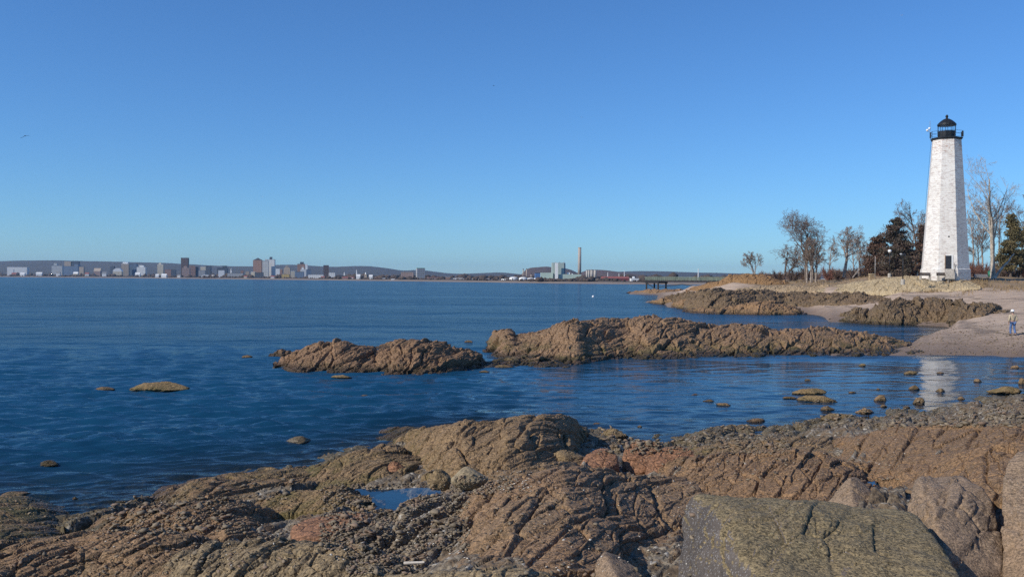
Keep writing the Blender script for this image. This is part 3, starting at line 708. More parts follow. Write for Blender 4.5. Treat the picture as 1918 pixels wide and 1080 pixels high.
ledge('rock_outcrop', 'broken brown ledge filling the bottom left corner', OUT,
      [(-160, 1130, 1030), (-40, 1130, 1025), (60, 1130, 1016), (140, 1125, 1005), (220, 1120, 1000), (300, 1115, 1003), (380, 1112, 1010), (440, 1110, 1040), (480, 1108, 1090)], R_brown, 2.0, 460, 200, 0.9, 0.30, 57)
ledge('rock_outcrop', 'dark grey split ledge at the bottom edge below the red boulder', OUT,
      [(290, 1150, 1085), (340, 1150, 1050), (390, 1150, 1030), (450, 1150, 1019), (520, 1150, 1015), (590, 1150, 1015), (650, 1148, 1022), (700, 1145, 1032), (740, 1140, 1050), (790, 1138, 1090)], R_grey, 1.6, 460, 220, 0.8, 0.29, 58)
ledge('rock_outcrop', 'long striped brown rib rising from bottom centre towards the upright red boulders', OUT,
      [(700, 1075, 1066), (735, 1090, 1045), (770, 1110, 1018), (805, 1125, 990), (850, 1140, 955), (900, 1150, 925), (950, 1155, 905), (1000, 1155, 890), (1060, 1150, 876), (1080, 1150, 879), (1110, 1140, 880), (1150, 1125, 886), (1190, 1140, 896), (1230, 1140, 900), (1280, 1135, 898), (1330, 1110, 894), (1380, 1060, 898), (1430, 1000, 905)], R_brown, 6.0, 760, 360, 1.25, 0.22, 59, back=0.35, q=0.9)
ledge('rock_outcrop', 'banded brown strata dipping right, behind the big green slab', OUT,
      [(1190, 915, 885), (1240, 935, 868), (1290, 945, 858), (1350, 950, 850), (1410, 952, 845), (1460, 955, 842), (1510, 955, 842), (1545, 950, 848), (1590, 945, 868), (1640, 935, 890), (1690, 925, 915)], R_dark, 3.4, 560, 240, 1.1, 0.26, 60, back=0.5)
ledge('rock_outcrop', 'low pale brown shelf edging the pebbles right of the upright red boulders', OUT,
      [(1270, 868, 850), (1310, 872, 836), (1370, 872, 828), (1430, 870, 824), (1500, 866, 822), (1560, 858, 826), (1600, 850, 846)], R_ochre, 2.6, 300, 110, 0.9, 0.23, 61)
ledge('rock_outcrop', 'brown weed-covered hump at the right below the pebble band', OUT,
      [(1540, 880, 840), (1600, 890, 815), (1650, 895, 803), (1700, 898, 797), (1760, 900, 794), (1820, 902, 795), (1880, 905, 797), (1960, 910, 800), (2060, 910, 810)], R_dark, 5.0, 460, 200, 1.5, 0.19, 62, back=0.5)
ledge('rock_outcrop', 'second brown hump at the right edge behind the grey riprap blocks', OUT,
      [(1690, 925, 890), (1750, 935, 868), (1800, 940, 852), (1850, 945, 842), (1900, 950, 838), (1980, 955, 835), (2080, 955, 840)], R_dark, 2.6, 300, 160, 1.1, 0.22, 63)
ledge('rock_outcrop', 'low ribbed shelf on the near side of the tide pools', OUT,
      [(455, 968, 952), (500, 966, 935), (550, 962, 922), (600, 957, 915), (640, 950, 914), (672, 946, 926), (700, 944, 940)], R_ochre, 1.1, 260, 110, 0.6, 0.30, 64)
ledge('rock_outcrop', 'flat knobbly rock bar between the tide pool and the ochre mound', OUT,
      [(900, 905, 898), (930, 908, 885), (975, 908, 876), (1020, 906, 872), (1060, 900, 868), (1095, 892, 866), (1120, 886, 880)], R_ochre, 1.4, 260, 100, 0.7, 0.24, 65)
ledge('rock_outcrop', 'smooth dark rock lip at the bottom edge in the centre', OUT,
      [(620, 1180, 1090), (700, 1180, 1078), (800, 1185, 1070), (900, 1185, 1066), (980, 1185, 1070), (1060, 1180, 1092)], R_grey, 0.9, 300, 130, 0.7, 0.18, 66)

# the riprap blocks nearest the viewer
boulder_hull('riprap_block', 'huge flat-topped green lichen slab with a whitish left face, bottom right',
             [(1290, 917, 9.9), (1400, 924, 9.8), (1500, 936, 9.7), (1640, 942, 9.6), (1735, 950, 9.5), (1755, 985, 9.05), (1785, 1030, 8.4), (1818, 1075, 7.9), (1405, 1085, 7.55), (1275, 945, 9.75), (1268, 1010, 9.2), (1262, 1090, 8.8), (1390, 1150, 7.4), (1700, 1170, 6.9), (1262, 1250, 8.6), (1400, 1400, 7.3), (1800, 1300, 7.2)],
             R_slab, 7, 18, 0.50, 0.17, 71, group='riprap blocks', strata=0.8, blocky=1.3, big=0.18, extra=[tuple(pt(1500, 1000, 9.9) + np.array([0, 0.5, -1.0]))])
boulder_hull('riprap_block', 'leaning angular brown block with a pale left face, right of the huge green slab',
             [(1704, 932, 10.6), (1716, 893, 11.0), (1760, 886, 11.1), (1802, 882, 11.2), (1838, 905, 10.7), (1862, 940, 10.3), (1872, 985, 9.9), (1749, 962, 9.6), (1700, 1000, 10.2), (1880, 1070, 9.2), (1770, 1050, 8.9), (1800, 1140, 8.6), (1890, 1200, 8.8), (1700, 1150, 9.6)],
             R_block, 6, 40, 0.55, 0.24, 72, strata=0.6, blocky=1.4, big=0.12, group='riprap blocks', extra=[tuple(pt(1800, 1000, 11.3) + np.array([0, 0.2, -1.0]))])
boulder_hull('riprap_block', 'tall grey brown block cut off by the right edge of the picture',
             [(1888, 862, 10.6), (1878, 905, 10.2), (1905, 846, 10.8), (1960, 838, 10.6), (2060, 850, 10.2), (2120, 900, 9.6), (1886, 1000, 9.5), (1876, 1085, 9.0), (1880, 1200, 8.7), (1990, 1180, 8.0), (2120, 1150, 8.2)],
             R_block, 6, 34, 0.55, 0.24, 73, blocky=1.4, big=0.14, group='riprap blocks', extra=[tuple(pt(2000, 950, 11.2) + np.array([0, 0.2, -1.2]))])
boulder_hull('riprap_block', 'pointed triangular pinkish tan block behind the huge green slab',
             [(1546, 946, 12.4), (1570, 915, 12.5), (1592, 892, 12.6), (1606, 894, 12.7), (1630, 916, 12.6), (1656, 946, 12.3), (1600, 956, 11.7), (1540, 990, 12.2), (1660, 990, 12.2), (1600, 1000, 11.7)],
             R_block, 5, 40, 0.4, 0.12, 74, group='riprap blocks', extra=[tuple(pt(1600, 960, 13.3))])
boulder_hull('riprap_block', 'small pale block poking up at the bottom edge left of the huge green slab',
             [(1106, 1095, 9.6), (1118, 1050, 9.7), (1130, 1032, 9.8), (1160, 1040, 9.9), (1200, 1066, 9.8), (1215, 1092, 9.6), (1160, 1090, 9.0), (1105, 1150, 9.3), (1220, 1150, 9.4), (1160, 1160, 8.9)],
             R_block, 5, 24, 0.5, 0.12, 75, group='riprap blocks', extra=[tuple(pt(1160, 1080, 10.4))])
def blk(label, pts, mat, seed, back, cat='boulder', sub=5, p=18, amp=0.2, L=0.6, group=None, drop=0.45, fwd=0.6):
    """pts: (photo x, photo y, metres behind the foot); the foot is the lowest point seen"""
    k = max(range(len(pts)), key=lambda i: pts[i][1])
    d0 = hit(pts[k][0], pts[k][1])[1] - fwd
    P = [(x, y, d0 + e) for x, y, e in pts]
    m = np.array([pt(*q) for q in P])
    lowz = m[:, 2].min() - drop
    ex = [(q[0], q[1], lowz) for q in m] + [(m[:, 0].mean(), m[:, 1].max() + back, m[:, 2].mean())]
    return boulder_hull('boulder', label, P, mat, sub, p, L, amp, seed, group, cat, ex)
blk('long brick red boulder speckled white, lying across the gravel left of centre', [(538, 990, 0.35), (545, 975, 0.6), (590, 962, 0.9), (640, 953, 1.1), (685, 953, 1.15), (703, 962, 1.0), (703, 974, 0.8), (660, 990, 0.3), (600, 1008, 0.0), (550, 1005, 0.05)], R_red, 81, 0.2, sub=6, p=12, amp=0.10)
blk('upright reddish boulder, left of the upright group of three', [(1085, 868, 0.3), (1092, 852, 0.5), (1115, 840, 0.7), (1140, 836, 0.8), (1155, 846, 0.7), (1160, 866, 0.4), (1140, 874, 0.1), (1100, 878, 0.0)], R_red, 82, 0.5)
blk('narrow upright red boulder with a dark right side, middle of the upright group of three', [(1165, 872, 0.2), (1168, 840, 0.6), (1185, 826, 0.8), (1215, 820, 0.9), (1240, 828, 0.8), (1228, 850, 0.5), (1215, 875, 0.1), (1190, 884, 0.0)], R_red, 83, 0.5)
blk('broad smooth-faced brick red boulder, right of the upright group of three', [(1205, 888, 0.2), (1212, 862, 0.5), (1235, 838, 0.8), (1265, 832, 0.9), (1300, 838, 0.8), (1308, 852, 0.6), (1290, 870, 0.3), (1260, 892, 0.0), (1225, 894, 0.0)], R_red, 84, 0.5, sub=6)
stone('boulder', 'smooth rounded grey stone beside the small tide pool in the middle', 873, 912, 82, 40, R_smooth, 85, 0.75, 5, 'boulder', rounded=True, amp=0.05)
stone('boulder', 'round brown stone at the back edge of the tide pool', 738, 890, 50, 30, R_red, 86, 0.8, 5, 'boulder', rounded=True)
stone('boulder', 'pale brown knob just left of the smooth grey stone', 822, 912, 50, 36, R_stone, 87, 0.8, 5, 'boulder')
stone('boulder', 'grey brown boulder behind the small leftmost upright red boulder', 1062, 872, 88, 36, R_stone, 88, 0.8, 5, 'boulder', rounded=True)
stone('boulder', 'brown dome-shaped boulder on the pebbles behind the upright red group', 1148, 824, 62, 26, R_stone, 89, 0.9, 5, 'boulder', rounded=True)
stone('boulder', 'long dark brown boulder on the weedy hump at right', 1680, 830, 92, 26, R_dark, 90, 0.5, 5, 'boulder', rz=0.3)
stone('boulder', 'round brown cobble in the shaded gap at lower left', 34, 1042, 46, 32, R_brown, 91, 0.8, 4, 'boulder')
stone('boulder', 'brown cobble with a dark right side, second along the lower left gap', 72, 1046, 52, 30, R_brown, 92, 0.8, 4, 'boulder')
stone('boulder', 'dark flat stone standing at the water edge on the left pebbles', 222, 950, 36, 14, R_dark, 93, 0.7, 4, 'boulder')
stone('boulder', 'small squarish orange brown block on the striped rib', 1120, 1036, 46, 22, R_ochre, 94, 0.7, 4, 'boulder', base=tuple(pt(1120, 1036, 11.6)))
# rocks standing in the water
R_w1 = rock_mat('cove_rock_olive', (0.150, 0.108, 0.060), (0.120, 0.088, 0.050), (0.062, 0.046, 0.030), 0.4, (0.0, 0.5), 0.2, size=0.6, wetz=(0.01, 0.09))
R_w2 = rock_mat('cove_rock_brown', (0.155, 0.105, 0.066), (0.120, 0.084, 0.054), (0.060, 0.045, 0.032), 0.3, (0.0, 0.4), 0.2, size=0.6, wetz=(0.01, 0.09))
R_w3 = rock_mat('cove_rock_dark', (0.110, 0.074, 0.048), (0.085, 0.060, 0.042), (0.045, 0.034, 0.026), 0.4, (0.0, 0.4), 0.2, size=0.6, wetz=(0.01, 0.09))
WR = [
 (288, 733, 122, 22, R_ochre, 'olive brown humped rock alone in the open water at left', 0.45),
 (190, 731, 46, 5, R_dark, 'thin dark rock barely awash left of the olive humped rock', 0.5),
 (558, 830, 54, 21, R_smooth, 'pale grey block alone in the water off the brown ridge', 0.6),
 (82, 874, 48, 20, R_wet, 'orange wet rock half awash near the left edge', 0.8),
 (462, 670, 22, 8, R_dark, 'tiny dark rock far out left of the islets', 0.6),
 (638, 708, 42, 6, R_ochre, 'flat brown rock awash in front of the smooth islet', 0.5),
 (683, 742, 18, 5, R_dark, 'small dark rock awash between smooth islet and ochre mound', 0.6),
 (942, 689, 42, 7, R_dark, 'dark flat rock awash at the near end of the gap', 0.5),
 (908, 697, 22, 5, R_ochre, 'small flat rock nearest the craggy islet in the gap', 0.5),
 (878, 641, 18, 6, R_dark, 'small dark rock behind the craggy islet', 0.6),
 (1302, 740, 15, 5, R_dark, 'small brown rock alone in mid cove left of the flat tan rock', 0.7),
 (1358, 760, 36, 9, R_stone, 'flat tan rock in the cove beside a smaller reddish one', 0.5),
 (1330, 752, 26, 6, R_dark, 'low reddish rock just behind the flat tan rock', 0.5),
 (1522, 739, 76, 16, R_ochre, 'flat olive rock, rearmost of the pair mid cove', 0.5),
 (1536, 752, 80, 16, R_ochre, 'flat olive and brown rock, nearest of the pair mid cove', 0.45),
 (1482, 747, 32, 8, R_dark, 'low reddish rock at the left end of the flat pair', 0.5),
 (1551, 769, 30, 14, R_dark, 'small peaked dark rock below the flat olive pair', 0.7),
 (1570, 787, 84, 13, R_ochre, 'long low rock close to the shore below the flat pair', 0.4),
 (1624, 774, 40, 16, R_stone, 'rounded grey brown rock near shore among small cobbles', 0.6),
 (1652, 751, 28, 18, R_stone, 'grey brown boulder with a dark crest, left of the reflection', 0.7),
 (1724, 756, 28, 18, R_stone, 'pyramid-shaped tan boulder at the left edge of the white reflection', 0.8),
 (1716, 730, 22, 14, R_dark, 'dark peaked rock left of the reflection, farther out', 0.8),
 (1708, 701, 36, 10, R_ochre, 'flat olive rock farthest out left of the white reflection', 0.5),
 (1617, 686, 15, 8, R_ochre, 'small olive rock near the far side of the cove', 0.7),
 (1513, 713, 13, 6, R_dark, 'tiny dark rock alone above the flat olive pair', 0.7),
 (1762, 700, 17, 6, R_dark, 'dark flat rock standing inside the white reflection', 0.7),
 (1764, 734, 18, 11, R_stone, 'pointed tan rock standing inside the white reflection', 0.8),
 (1802, 748, 15, 9, R_stone, 'squat brown rock right of the white reflection near the pebbles', 0.8),
 (1833, 716, 16, 11, R_stone, 'pointed tan rock in the water right of the reflection', 0.8),
 (1597, 736, 17, 5, R_stone, 'small flat rock right of the flat olive pair', 0.6),
 (1656, 762, 14, 7, R_dark, 'small squarish rock below the dark-crested boulder', 0.7),
 (1646, 730, 8, 5, R_dark, 'tiny rock between the flat pair and the dark peaked rock', 0.8),
 (1700, 764, 16, 6, R_stone, 'small flat cobble at the shore left of the pyramid boulder', 0.7),
 (1678, 769, 14, 6, R_stone, 'small flat cobble at the shore beside the rounded rock', 0.7),
 (1905, 690, 18, 9, R_stone, 'low brown rock at the right edge of the cove', 0.7),
 (1895, 738, 76, 22, R_ochre, 'broad sloping brown rock at the right edge of the cove', 0.6),
 (1916, 720, 16, 18, R_stone, 'dark brown stone cut by the right edge above the sloping rock', 0.8),
 (1198, 800, 10, 6, R_dark, 'tiny dark rock in the water off the pebbles at centre right', 0.8),
 (1118, 795, 15, 6, R_dark, 'tiny dark rock in the water right of the ochre mound', 0.8),
 (1420, 790, 44, 6, R_dark, 'weedy patch of rock awash at the near side of the cove', 0.45),
 (1395, 800, 36, 8, R_dark, 'low dark rock touching the pebbles at the near side of the cove', 0.5),
 (139, 935, 12, 8, R_wet, 'small brown rock in the left inlet', 0.8),
 (112, 950, 18, 5, R_wet, 'small reddish rock awash deep in the left inlet', 0.6),
 (440, 890, 30, 8, R_ochre, 'reddish rock awash at the left waterline', 0.5),
 (500, 882, 46, 8, R_ochre, 'weedy rock awash at the left waterline, farther along', 0.5),
 (20, 932, 60, 12, R_dark, 'black weedy rock at the left edge beside the inlet', 0.6),
]
for i, (x, y, w, h, m, lab, dep) in enumerate(WR):
    m = {R_ochre: R_w1, R_stone: R_w2, R_dark: R_w3}.get(m, m); h *= 0.72
    stone('shore_rock', lab, x, y, w, h, m, 200 + i, dep, 5 if w > 60 else 4, 'rock', 'rocks standing in the water', rz=rnd.uniform(-0.4, 0.4), sunk=0.3)

# cobbles, pebbles and broken shell: nobody could count them
def chip(R):
    bm = bmesh.new()
    for q in R.normal(size=(11, 3)): bm.verts.new(q / np.linalg.norm(q) * np.array([1, 1, 0.8]) * R.uniform(0.75, 1.0))
    r = bmesh.ops.convex_hull(bm, input=bm.verts); bm.verts.ensure_lookup_table()
    bm.verts.index_update()
    V = np.array([v.co[:] for v in bm.verts]); Fc = np.array([[v.index for v in f.verts] for f in bm.faces if len(f.verts) == 3], dtype=np.int32); bm.free()
    return V, Fc
def scatter(name, n, regions, smin, smax, mat, seed, label, sub=1, flat=0.6, expo=2.2):
    R = np.random.default_rng(seed); shapes = [chip(R) for k in range(24)]
    V = []; Fs = []; tot = 0
    wsum = sum(r[4] for r in regions)
    for (x0, x1, y0, y1, wgt) in regions:
        for _ in range(int(n * wgt / wsum)):
            px, py = R.uniform(x0, x1), R.uniform(y0, y1)
            p = hit_fast(px, py)
            if p is None: continue
            s = smin + (smax - smin) * R.random() ** expo
            S, Fc = shapes[R.integers(24)]; S = S * np.array([s, s * R.uniform(.6, 1), s * flat * R.uniform(.6, 1.2)]) * 0.5
            a = R.uniform(0, 6.28); c, q = math.cos(a), math.sin(a)
            S = np.stack([S[:, 0] * c - S[:, 1] * q, S[:, 0] * q + S[:, 1] * c, S[:, 2] + (S[:, 0] * R.normal() * .25)], 1)
            V.append(S + p + np.array([0, 0, s * 0.12])); Fs.append(Fc + tot); tot += len(S)
    o = solid(name, np.concatenate(V), np.concatenate(Fs), mat, label, 'stones', kind='stuff')
    return o
_dg = bpy.context.evaluated_depsgraph_get()
def hit_fast(px, py):
    d = pdir(px, py)
    ok, loc, nrm, idx, ob, mtx = scene.ray_cast(_dg, Vector(CAM), Vector(d / np.linalg.norm(d)))
    if not ok or ob.name.startswith('water') or loc.y > 125: return None
    return np.array(loc)
bpy.context.view_layer.update(); _dg = bpy.context.evaluated_depsgraph_get()
t = NT('pebbles'); _p = t.pos(); _v = t.vor(_p, 5, out='Color'); _s = t.n('ShaderNodeSeparateXYZ'); t.l(_v, _s.inputs[0])
_c = t.mix(_s.outputs[0], (0.085, 0.068, 0.045), (0.26, 0.20, 0.128)); _c = t.mix(t.math('MULTIPLY', t.ramp(_s.outputs[1], 0.7, 0.8), 0.6), _c, (0.23, 0.13, 0.085))
PEB = t.done(t.bsdf(t.mix(0.3, _c, t.mix(t.noise(_p, 30, 3), (0.08, 0.065, 0.05), (0.38, 0.31, 0.22))), 0.8))
SHELL = plain('broken_shell', (0.62, 0.57, 0.48), 0.6, 0.2, 20, src='pos')
scatter('cobble', 1500, [(1120, 1480, 795, 840, 3), (1480, 1930, 748, 800, 5), (400, 560, 895, 940, 0.3), (200, 440, 930, 995, 1.2), (620, 860, 925, 1010, 0.8), (1090, 1240, 820, 850, 0.6)], 0.06, 0.26, PEB, 301, 'grey brown cobbles littering the shore', 2, 0.55, 2.4)
scatter('pebble', 11000, [(1120, 1480, 795, 850, 3), (1480, 1930, 745, 800, 5), (200, 460, 925, 1000, 2), (600, 880, 905, 1030, 6), (850, 960, 890, 925, 1), (650, 800, 1000, 1075, 2), (0, 560, 930, 1080, 1.6), (900, 1300, 870, 1080, 0.5), (1240, 1700, 815, 900, 0.8)], 0.025, 0.11, PEB, 302, 'small pebbles between the rocks', 1)
scatter('shell_fragment', 1300, [(620, 880, 930, 1050, 3), (900, 1000, 880, 920, 1.2), (1000, 1300, 900, 1080, 1), (1240, 1700, 800, 880, 1), (1480, 1930, 750, 800, 1), (100, 520, 930, 1060, 0.7), (1640, 1918, 600, 664, 3)], 0.015, 0.06, SHELL, 303, 'white shell fragments scattered among the rocks', 1, 0.35)

scatter('beach_pebble', 1300, [(1700, 1925, 606, 664, 4), (1640, 1925, 545, 606, 1), (1500, 1720, 575, 606, 0.6)], 0.06, 0.24, PEB, 304, 'brown pebbles strewn over the gravel beach', 1)
# tide pools
def pool(x, y, rx, dep):
    q = hit(x, y); z = q[2] - 0.30 * dep; n = 28
    V = [np.array([q[0], q[1], z])] + [np.array([q[0] + 1.9 * rx * math.cos(2 * math.pi * k / n), q[1] + 2.0 * rx * math.sin(2 * math.pi * k / n), z]) for k in range(n)]
    o = solid('tide_pool', V, [(0, 1 + i, 1 + (i + 1) % n) for i in range(n)], WATER, kind='structure')
    for nm, v in (('depth', 0.30), ('chop', 0.06)):
        at = o.data.attributes.new(nm, 'FLOAT', 'POINT'); at.data.foreach_set('value', np.full(len(V), v, dtype=np.float32))
for k in POOLS: pool(*k)
# ------------------------------------------------------------------ the far shore
def dW(px): return np.interp(px, [-600, 0, 300, 640, 900, 1000, 1300, 1800, 2600], [2350, 2150, 1800, 1380, 1120, 970, 880, 820, 820])
def far_z(off): return 0.4 + 2.6 * sstep(np.asarray(off, float), 0, 60) + 0.0015 * np.maximum(np.asarray(off, float) - 60, 0)
FARGR = NT('far_shore_ground'); _p = FARGR.pos()
_z = FARGR.n('ShaderNodeSeparateXYZ'); FARGR.l(FARGR.n('ShaderNodeNewGeometry').outputs['Position'], _z.inputs[0])
_c = FARGR.mix(FARGR.noise(_p, 0.02, 4, 0.6), (0.075, 0.058, 0.042), (0.14, 0.105, 0.075))
_c = FARGR.mix(FARGR.ramp(_z.outputs[2], 1.3, 2.2), (0.26, 0.205, 0.155), _c)
FARGR = FARGR.done(FARGR.bsdf(_c, 0.9))
_px = np.linspace(-900, 2900, 260); _off = np.array([-25, 0, 12, 30, 60, 120, 250, 500, 1000, 2000, 3200.0])
_V = []
for o in _off:
    for x in _px:
        d = dW(x) + o + 14 * math.sin(x * 0.021) + 9 * math.sin(x * 0.063 + 1)
        p = pt(x, 520, d); _V.append((p[0], p[1], -0.8 if o < 0 else float(far_z(o))))
setp(link('far_shore', np_mesh('far_shore', _V, grid_faces(len(_off), len(_px)), True), FARGR), kind='structure')

# wooded hills on the skyline
def hill(name, prof, d0, d1, d2, mat, seed, rough):
    px = np.linspace(prof[0][0], prof[-1][0], 320); yc = np.interp(px, [a for a, _ in prof], [b for _, b in prof])
    ker = np.hanning(9); ker /= ker.sum(); yc = np.convolve(np.pad(yc, 4, mode='edge'), ker, mode='valid')
    rows = []
    for t in np.linspace(0, 1, 26):
        P = np.array([pt(x, y, d0 + (d1 - d0) * t) for x, y in zip(px, yc)]); zc = np.array([pt(x, y, d1)[2] for x, y in zip(px, yc)])
        P[:, 2] = 1.0 + (zc - 1.0) * math.sin(math.pi / 2 * t) ** 1.2; rows.append(P)
    for t in np.linspace(0, 1, 9)[1:]:
        P = np.array([pt(x, y, d1 + (d2 - d1) * t) for x, y in zip(px, yc)]); P[:, 2] = 1.0 + (zc - 1.0) * math.cos(math.pi / 2 * t); rows.append(P)
    P = np.array(rows).reshape(-1, 3)
    f = np.clip(P[:, 2] / 40, 0, 1)
    P[:, 2] += rough * f * (fbm(P * np.array([1, 1, 0]) * 0.006, 4, seed) * 2.2 + 0.5 * perlin(P * 0.05, seed + 9))
    setp(link(name, np_mesh(name, P, grid_faces(len(rows), len(px)), True), mat), kind='structure')
def wood_mat(name, a, b, c):
    t = NT(name); p = t.pos()
    col = t.mix(t.ramp(t.noise(p, 0.006, 5, 0.65), 0.38, 0.62), a, b); col = t.mix(t.math('MULTIPLY', t.ramp(t.noise(p, 0.05, 4, 0.7), 0.4, 0.65), 0.6), col, c)
    return t.done(t.bsdf(col, 0.95, t.bump(t.noise(p, 0.09, 4, 0.7), 0.8, 6.0)))
WOOD = wood_mat('winter_woods', (0.074, 0.070, 0.062), (0.054, 0.053, 0.048), (0.10, 0.088, 0.074))
WOODR = wood_mat('reddish_woods', (0.12, 0.072, 0.052), (0.085, 0.06, 0.046), (0.15, 0.10, 0.07))
hill('hills', [(-900, 492), (-500, 487), (-200, 490), (0, 489.5), (60, 488), (100, 487.5), (145, 489), (200, 490), (260, 491.5), (310, 492.5), (350, 495), (390, 497), (440, 499), (480, 499), (520, 496), (560, 496), (600, 499), (630, 500), (655, 498.5), (685, 498), (715, 501), (740, 505), (757, 507.5), (772, 506), (785, 504.5), (800, 507), (830, 511), (860, 513), (900, 511.5), (935, 510), (955, 511.5), (1000, 516), (1050, 520)], 3300, 4700, 5600, WOOD, 1, 1.0)
hill('hills', [(1040, 519), (1090, 514), (1130, 511), (1165, 509), (1190, 507.5), (1230, 508), (1280, 509.5), (1340, 511), (1420, 513), (1560, 514), (1800, 513), (2200, 508), (2800, 510)], 3200, 4600, 5500, WOOD, 2, 1.0)
hill('hills', [(968, 521), (978, 512), (985, 505), (993, 501.5), (1003, 500.5), (1015, 499.5), (1024, 499), (1036, 500.5), (1058, 502), (1070, 505), (1080, 510), (1092, 514), (1105, 521)], 2300, 2800, 3300, WOODR, 3, 0.7)
hill('hills', [(1070, 521), (1085, 511), (1100, 506), (1118, 505), (1135, 506), (1160, 509), (1185, 512), (1210, 516), (1240, 521)], 2300, 2700, 3200, WOODR, 4, 0.6)

# ------------------------------------------------------------------ buildings of the far shore
def facade(name, wall, win=(0.03, 0.035, 0.045), w=3.2, h=3.4, gap=0.9, amount=0.75):
    t = NT(name)
    tc = t.n('ShaderNodeTexCoord').outputs['Object']; s = t.n('ShaderNodeSeparateXYZ'); t.l(tc, s.inputs[0])
    cb = t.n('ShaderNodeCombineXYZ'); t.l(t.math('ADD', s.outputs[0], s.outputs[1]), cb.inputs[0]); t.l(s.outputs[2], cb.inputs[1])
    br = t.n('ShaderNodeTexBrick', offset=0.0, squash=1.0); t.l(cb.outputs[0], br.inputs['Vector'])
    br.inputs['Scale'].default_value = 1.0; br.inputs['Mortar Size'].default_value = gap; br.inputs['Brick Width'].default_value = w; br.inputs['Row Height'].default_value = h
    br.inputs['Mortar Smooth'].default_value = 0.05
    n = t.noise(tc, 0.12, 3)
    wl = t.mix(n, tuple(x * 0.85 for x in wall), tuple(min(1, x * 1.12) for x in wall))
    c = t.mix(t.math('MULTIPLY', t.math('SUBTRACT', 1.0, br.outputs['Fac']), amount), wl, win)
    return t.done(t.bsdf(c, 0.7))
FC = dict(
    white=facade('white_wall', (0.72, 0.72, 0.70), amount=0.3), tan=facade('tan_wall', (0.46, 0.37, 0.28), amount=0.5), grey=facade('grey_wall', (0.36, 0.37, 0.38), amount=0.5),
    brown=facade('brown_tower_wall', (0.13, 0.085, 0.07), amount=0.7), dark=facade('dark_glass_wall', (0.08, 0.10, 0.13), amount=0.8), blue=facade('blue_grey_wall', (0.14, 0.20, 0.29), amount=0.6),
    brick=facade('brick_wall', (0.33, 0.20, 0.15), amount=0.5), rose=facade('rose_brick_wall', (0.38, 0.27, 0.23), amount=0.45), pale=facade('pale_concrete_wall', (0.58, 0.58, 0.55), amount=0.45),
    mint=facade('pale_green_wall', (0.42, 0.52, 0.45), amount=0.0), cobalt=facade('cobalt_wall', (0.09, 0.20, 0.42), amount=0.2), maroon=plain('maroon_metal', (0.25, 0.065, 0.06)), cream=facade('cream_wall', (0.62, 0.55, 0.42), amount=0.3),
    plain_white=plain('plain_white_wall', (0.78, 0.78, 0.76), var=0.08), yellow=facade('yellow_wall', (0.52, 0.38, 0.14), amount=0.3))
RF = dict(grey=plain('grey_roof', (0.22, 0.22, 0.22)), white=plain('white_roof', (0.75, 0.75, 0.73), var=0.08), dark=plain('dark_roof', (0.06, 0.06, 0.065)), red=plain('red_roof', (0.30, 0.10, 0.08)), green=plain('copper_green_roof', (0.22, 0.46, 0.30)), tan=plain('tan_roof', (0.42, 0.34, 0.26)))
STEEL = plain('dark_steel', (0.05, 0.05, 0.055), 0.5)
WHITE = plain('white_paint', (0.78, 0.78, 0.76), 0.5, 0.06)
def bld(label, x0, x1, yt, off, wall, roof='grey', style='flat', rz=None, pent=None, name='building', cat='building', group='buildings across the harbour', dep=0.8, yb=None):
    d = float(dW((x0 + x1) / 2)) + off; zb = float(far_z(off)) - 0.4
    a = pt(x0, yt, d); b = pt(x1, yt, d); W = b[0] - a[0]; H = (a[2] + b[2]) / 2 - zb
    rz = rnd.uniform(0.05, 0.22) if rz is None else rz
    w = W / (math.cos(rz) + 0.28 * dep); dp = max(w * dep, 6.0)
    r = thing(name, label, cat, ((a[0] + b[0]) / 2, d + dp / 2, zb), group, rz)
    if style == 'pyramid':
        part('wall', MB().box((0, 0, H * 0.44), (w, dp, H * 0.88)), FC[wall], r)
        part('roof', MB().box((0, 0, H * 0.89), (w * 0.8, dp * 0.8, H * 0.05)).lathe([(w * 0.42, H * 0.915), (0.0, H)], 4, phase=math.pi / 4), RF[roof], r)
    elif style == 'gable':
        h = H * 0.62
        part('wall', MB().box((0, 0, h / 2), (w, dp, h)), FC[wall], r); part('roof', MB().gable((0, 0, h - 0.05), (w * 1.04, dp * 1.04), H - h), RF[roof], r)
    elif style == 'arch':
        V = MB(); n = 9; h = H * 0.6
        part('wall', MB().box((0, 0, h / 2), (w, dp, h)), FC[wall], r)
        pr = [(-w / 2 * math.cos(math.pi * i / n), h + (H - h) * math.sin(math.pi * i / n)) for i in range(n + 1)]
        P = [(x, -dp / 2, z) for x, z in pr] + [(x, dp / 2, z) for x, z in pr]
        part('roof', MB().add(P, [(i, i + 1, n + 2 + i, n + 1 + i) for i in range(n)] + [tuple(range(n, -1, -1)), tuple(range(n + 1, 2 * n + 2))]), RF[roof], r)
    elif style == 'step':
        part('wall', MB().box((0, 0, H * 0.41), (w, dp, H * 0.82)).box((0, 0, H * 0.86), (w * 0.78, dp * 0.78, H * 0.08)).box((0, 0, H * 0.93), (w * 0.5, dp * 0.5, H * 0.06)), FC[wall], r)
        part('roof', MB().lathe([(w * 0.34, H * 0.96), (w * 0.2, H * 0.99), (0, H)], 8), RF[roof], r)
    else:
        part('wall', MB().box((0, 0, H / 2 - 0.3), (w, dp, H - 0.6)), FC[wall], r)
        part('roof', MB().box((0, 0, H - 0.3), (w * 1.015, dp * 1.015, 0.6)), RF[roof], r)
        if pent:
            part('penthouse', MB().box((w * pent[0], 0, H + pent[2] / 2), (w * pent[1], dp * 0.5, pent[2])), FC[wall] if len(pent) < 4 else FC[pent[3]], r)
    return r
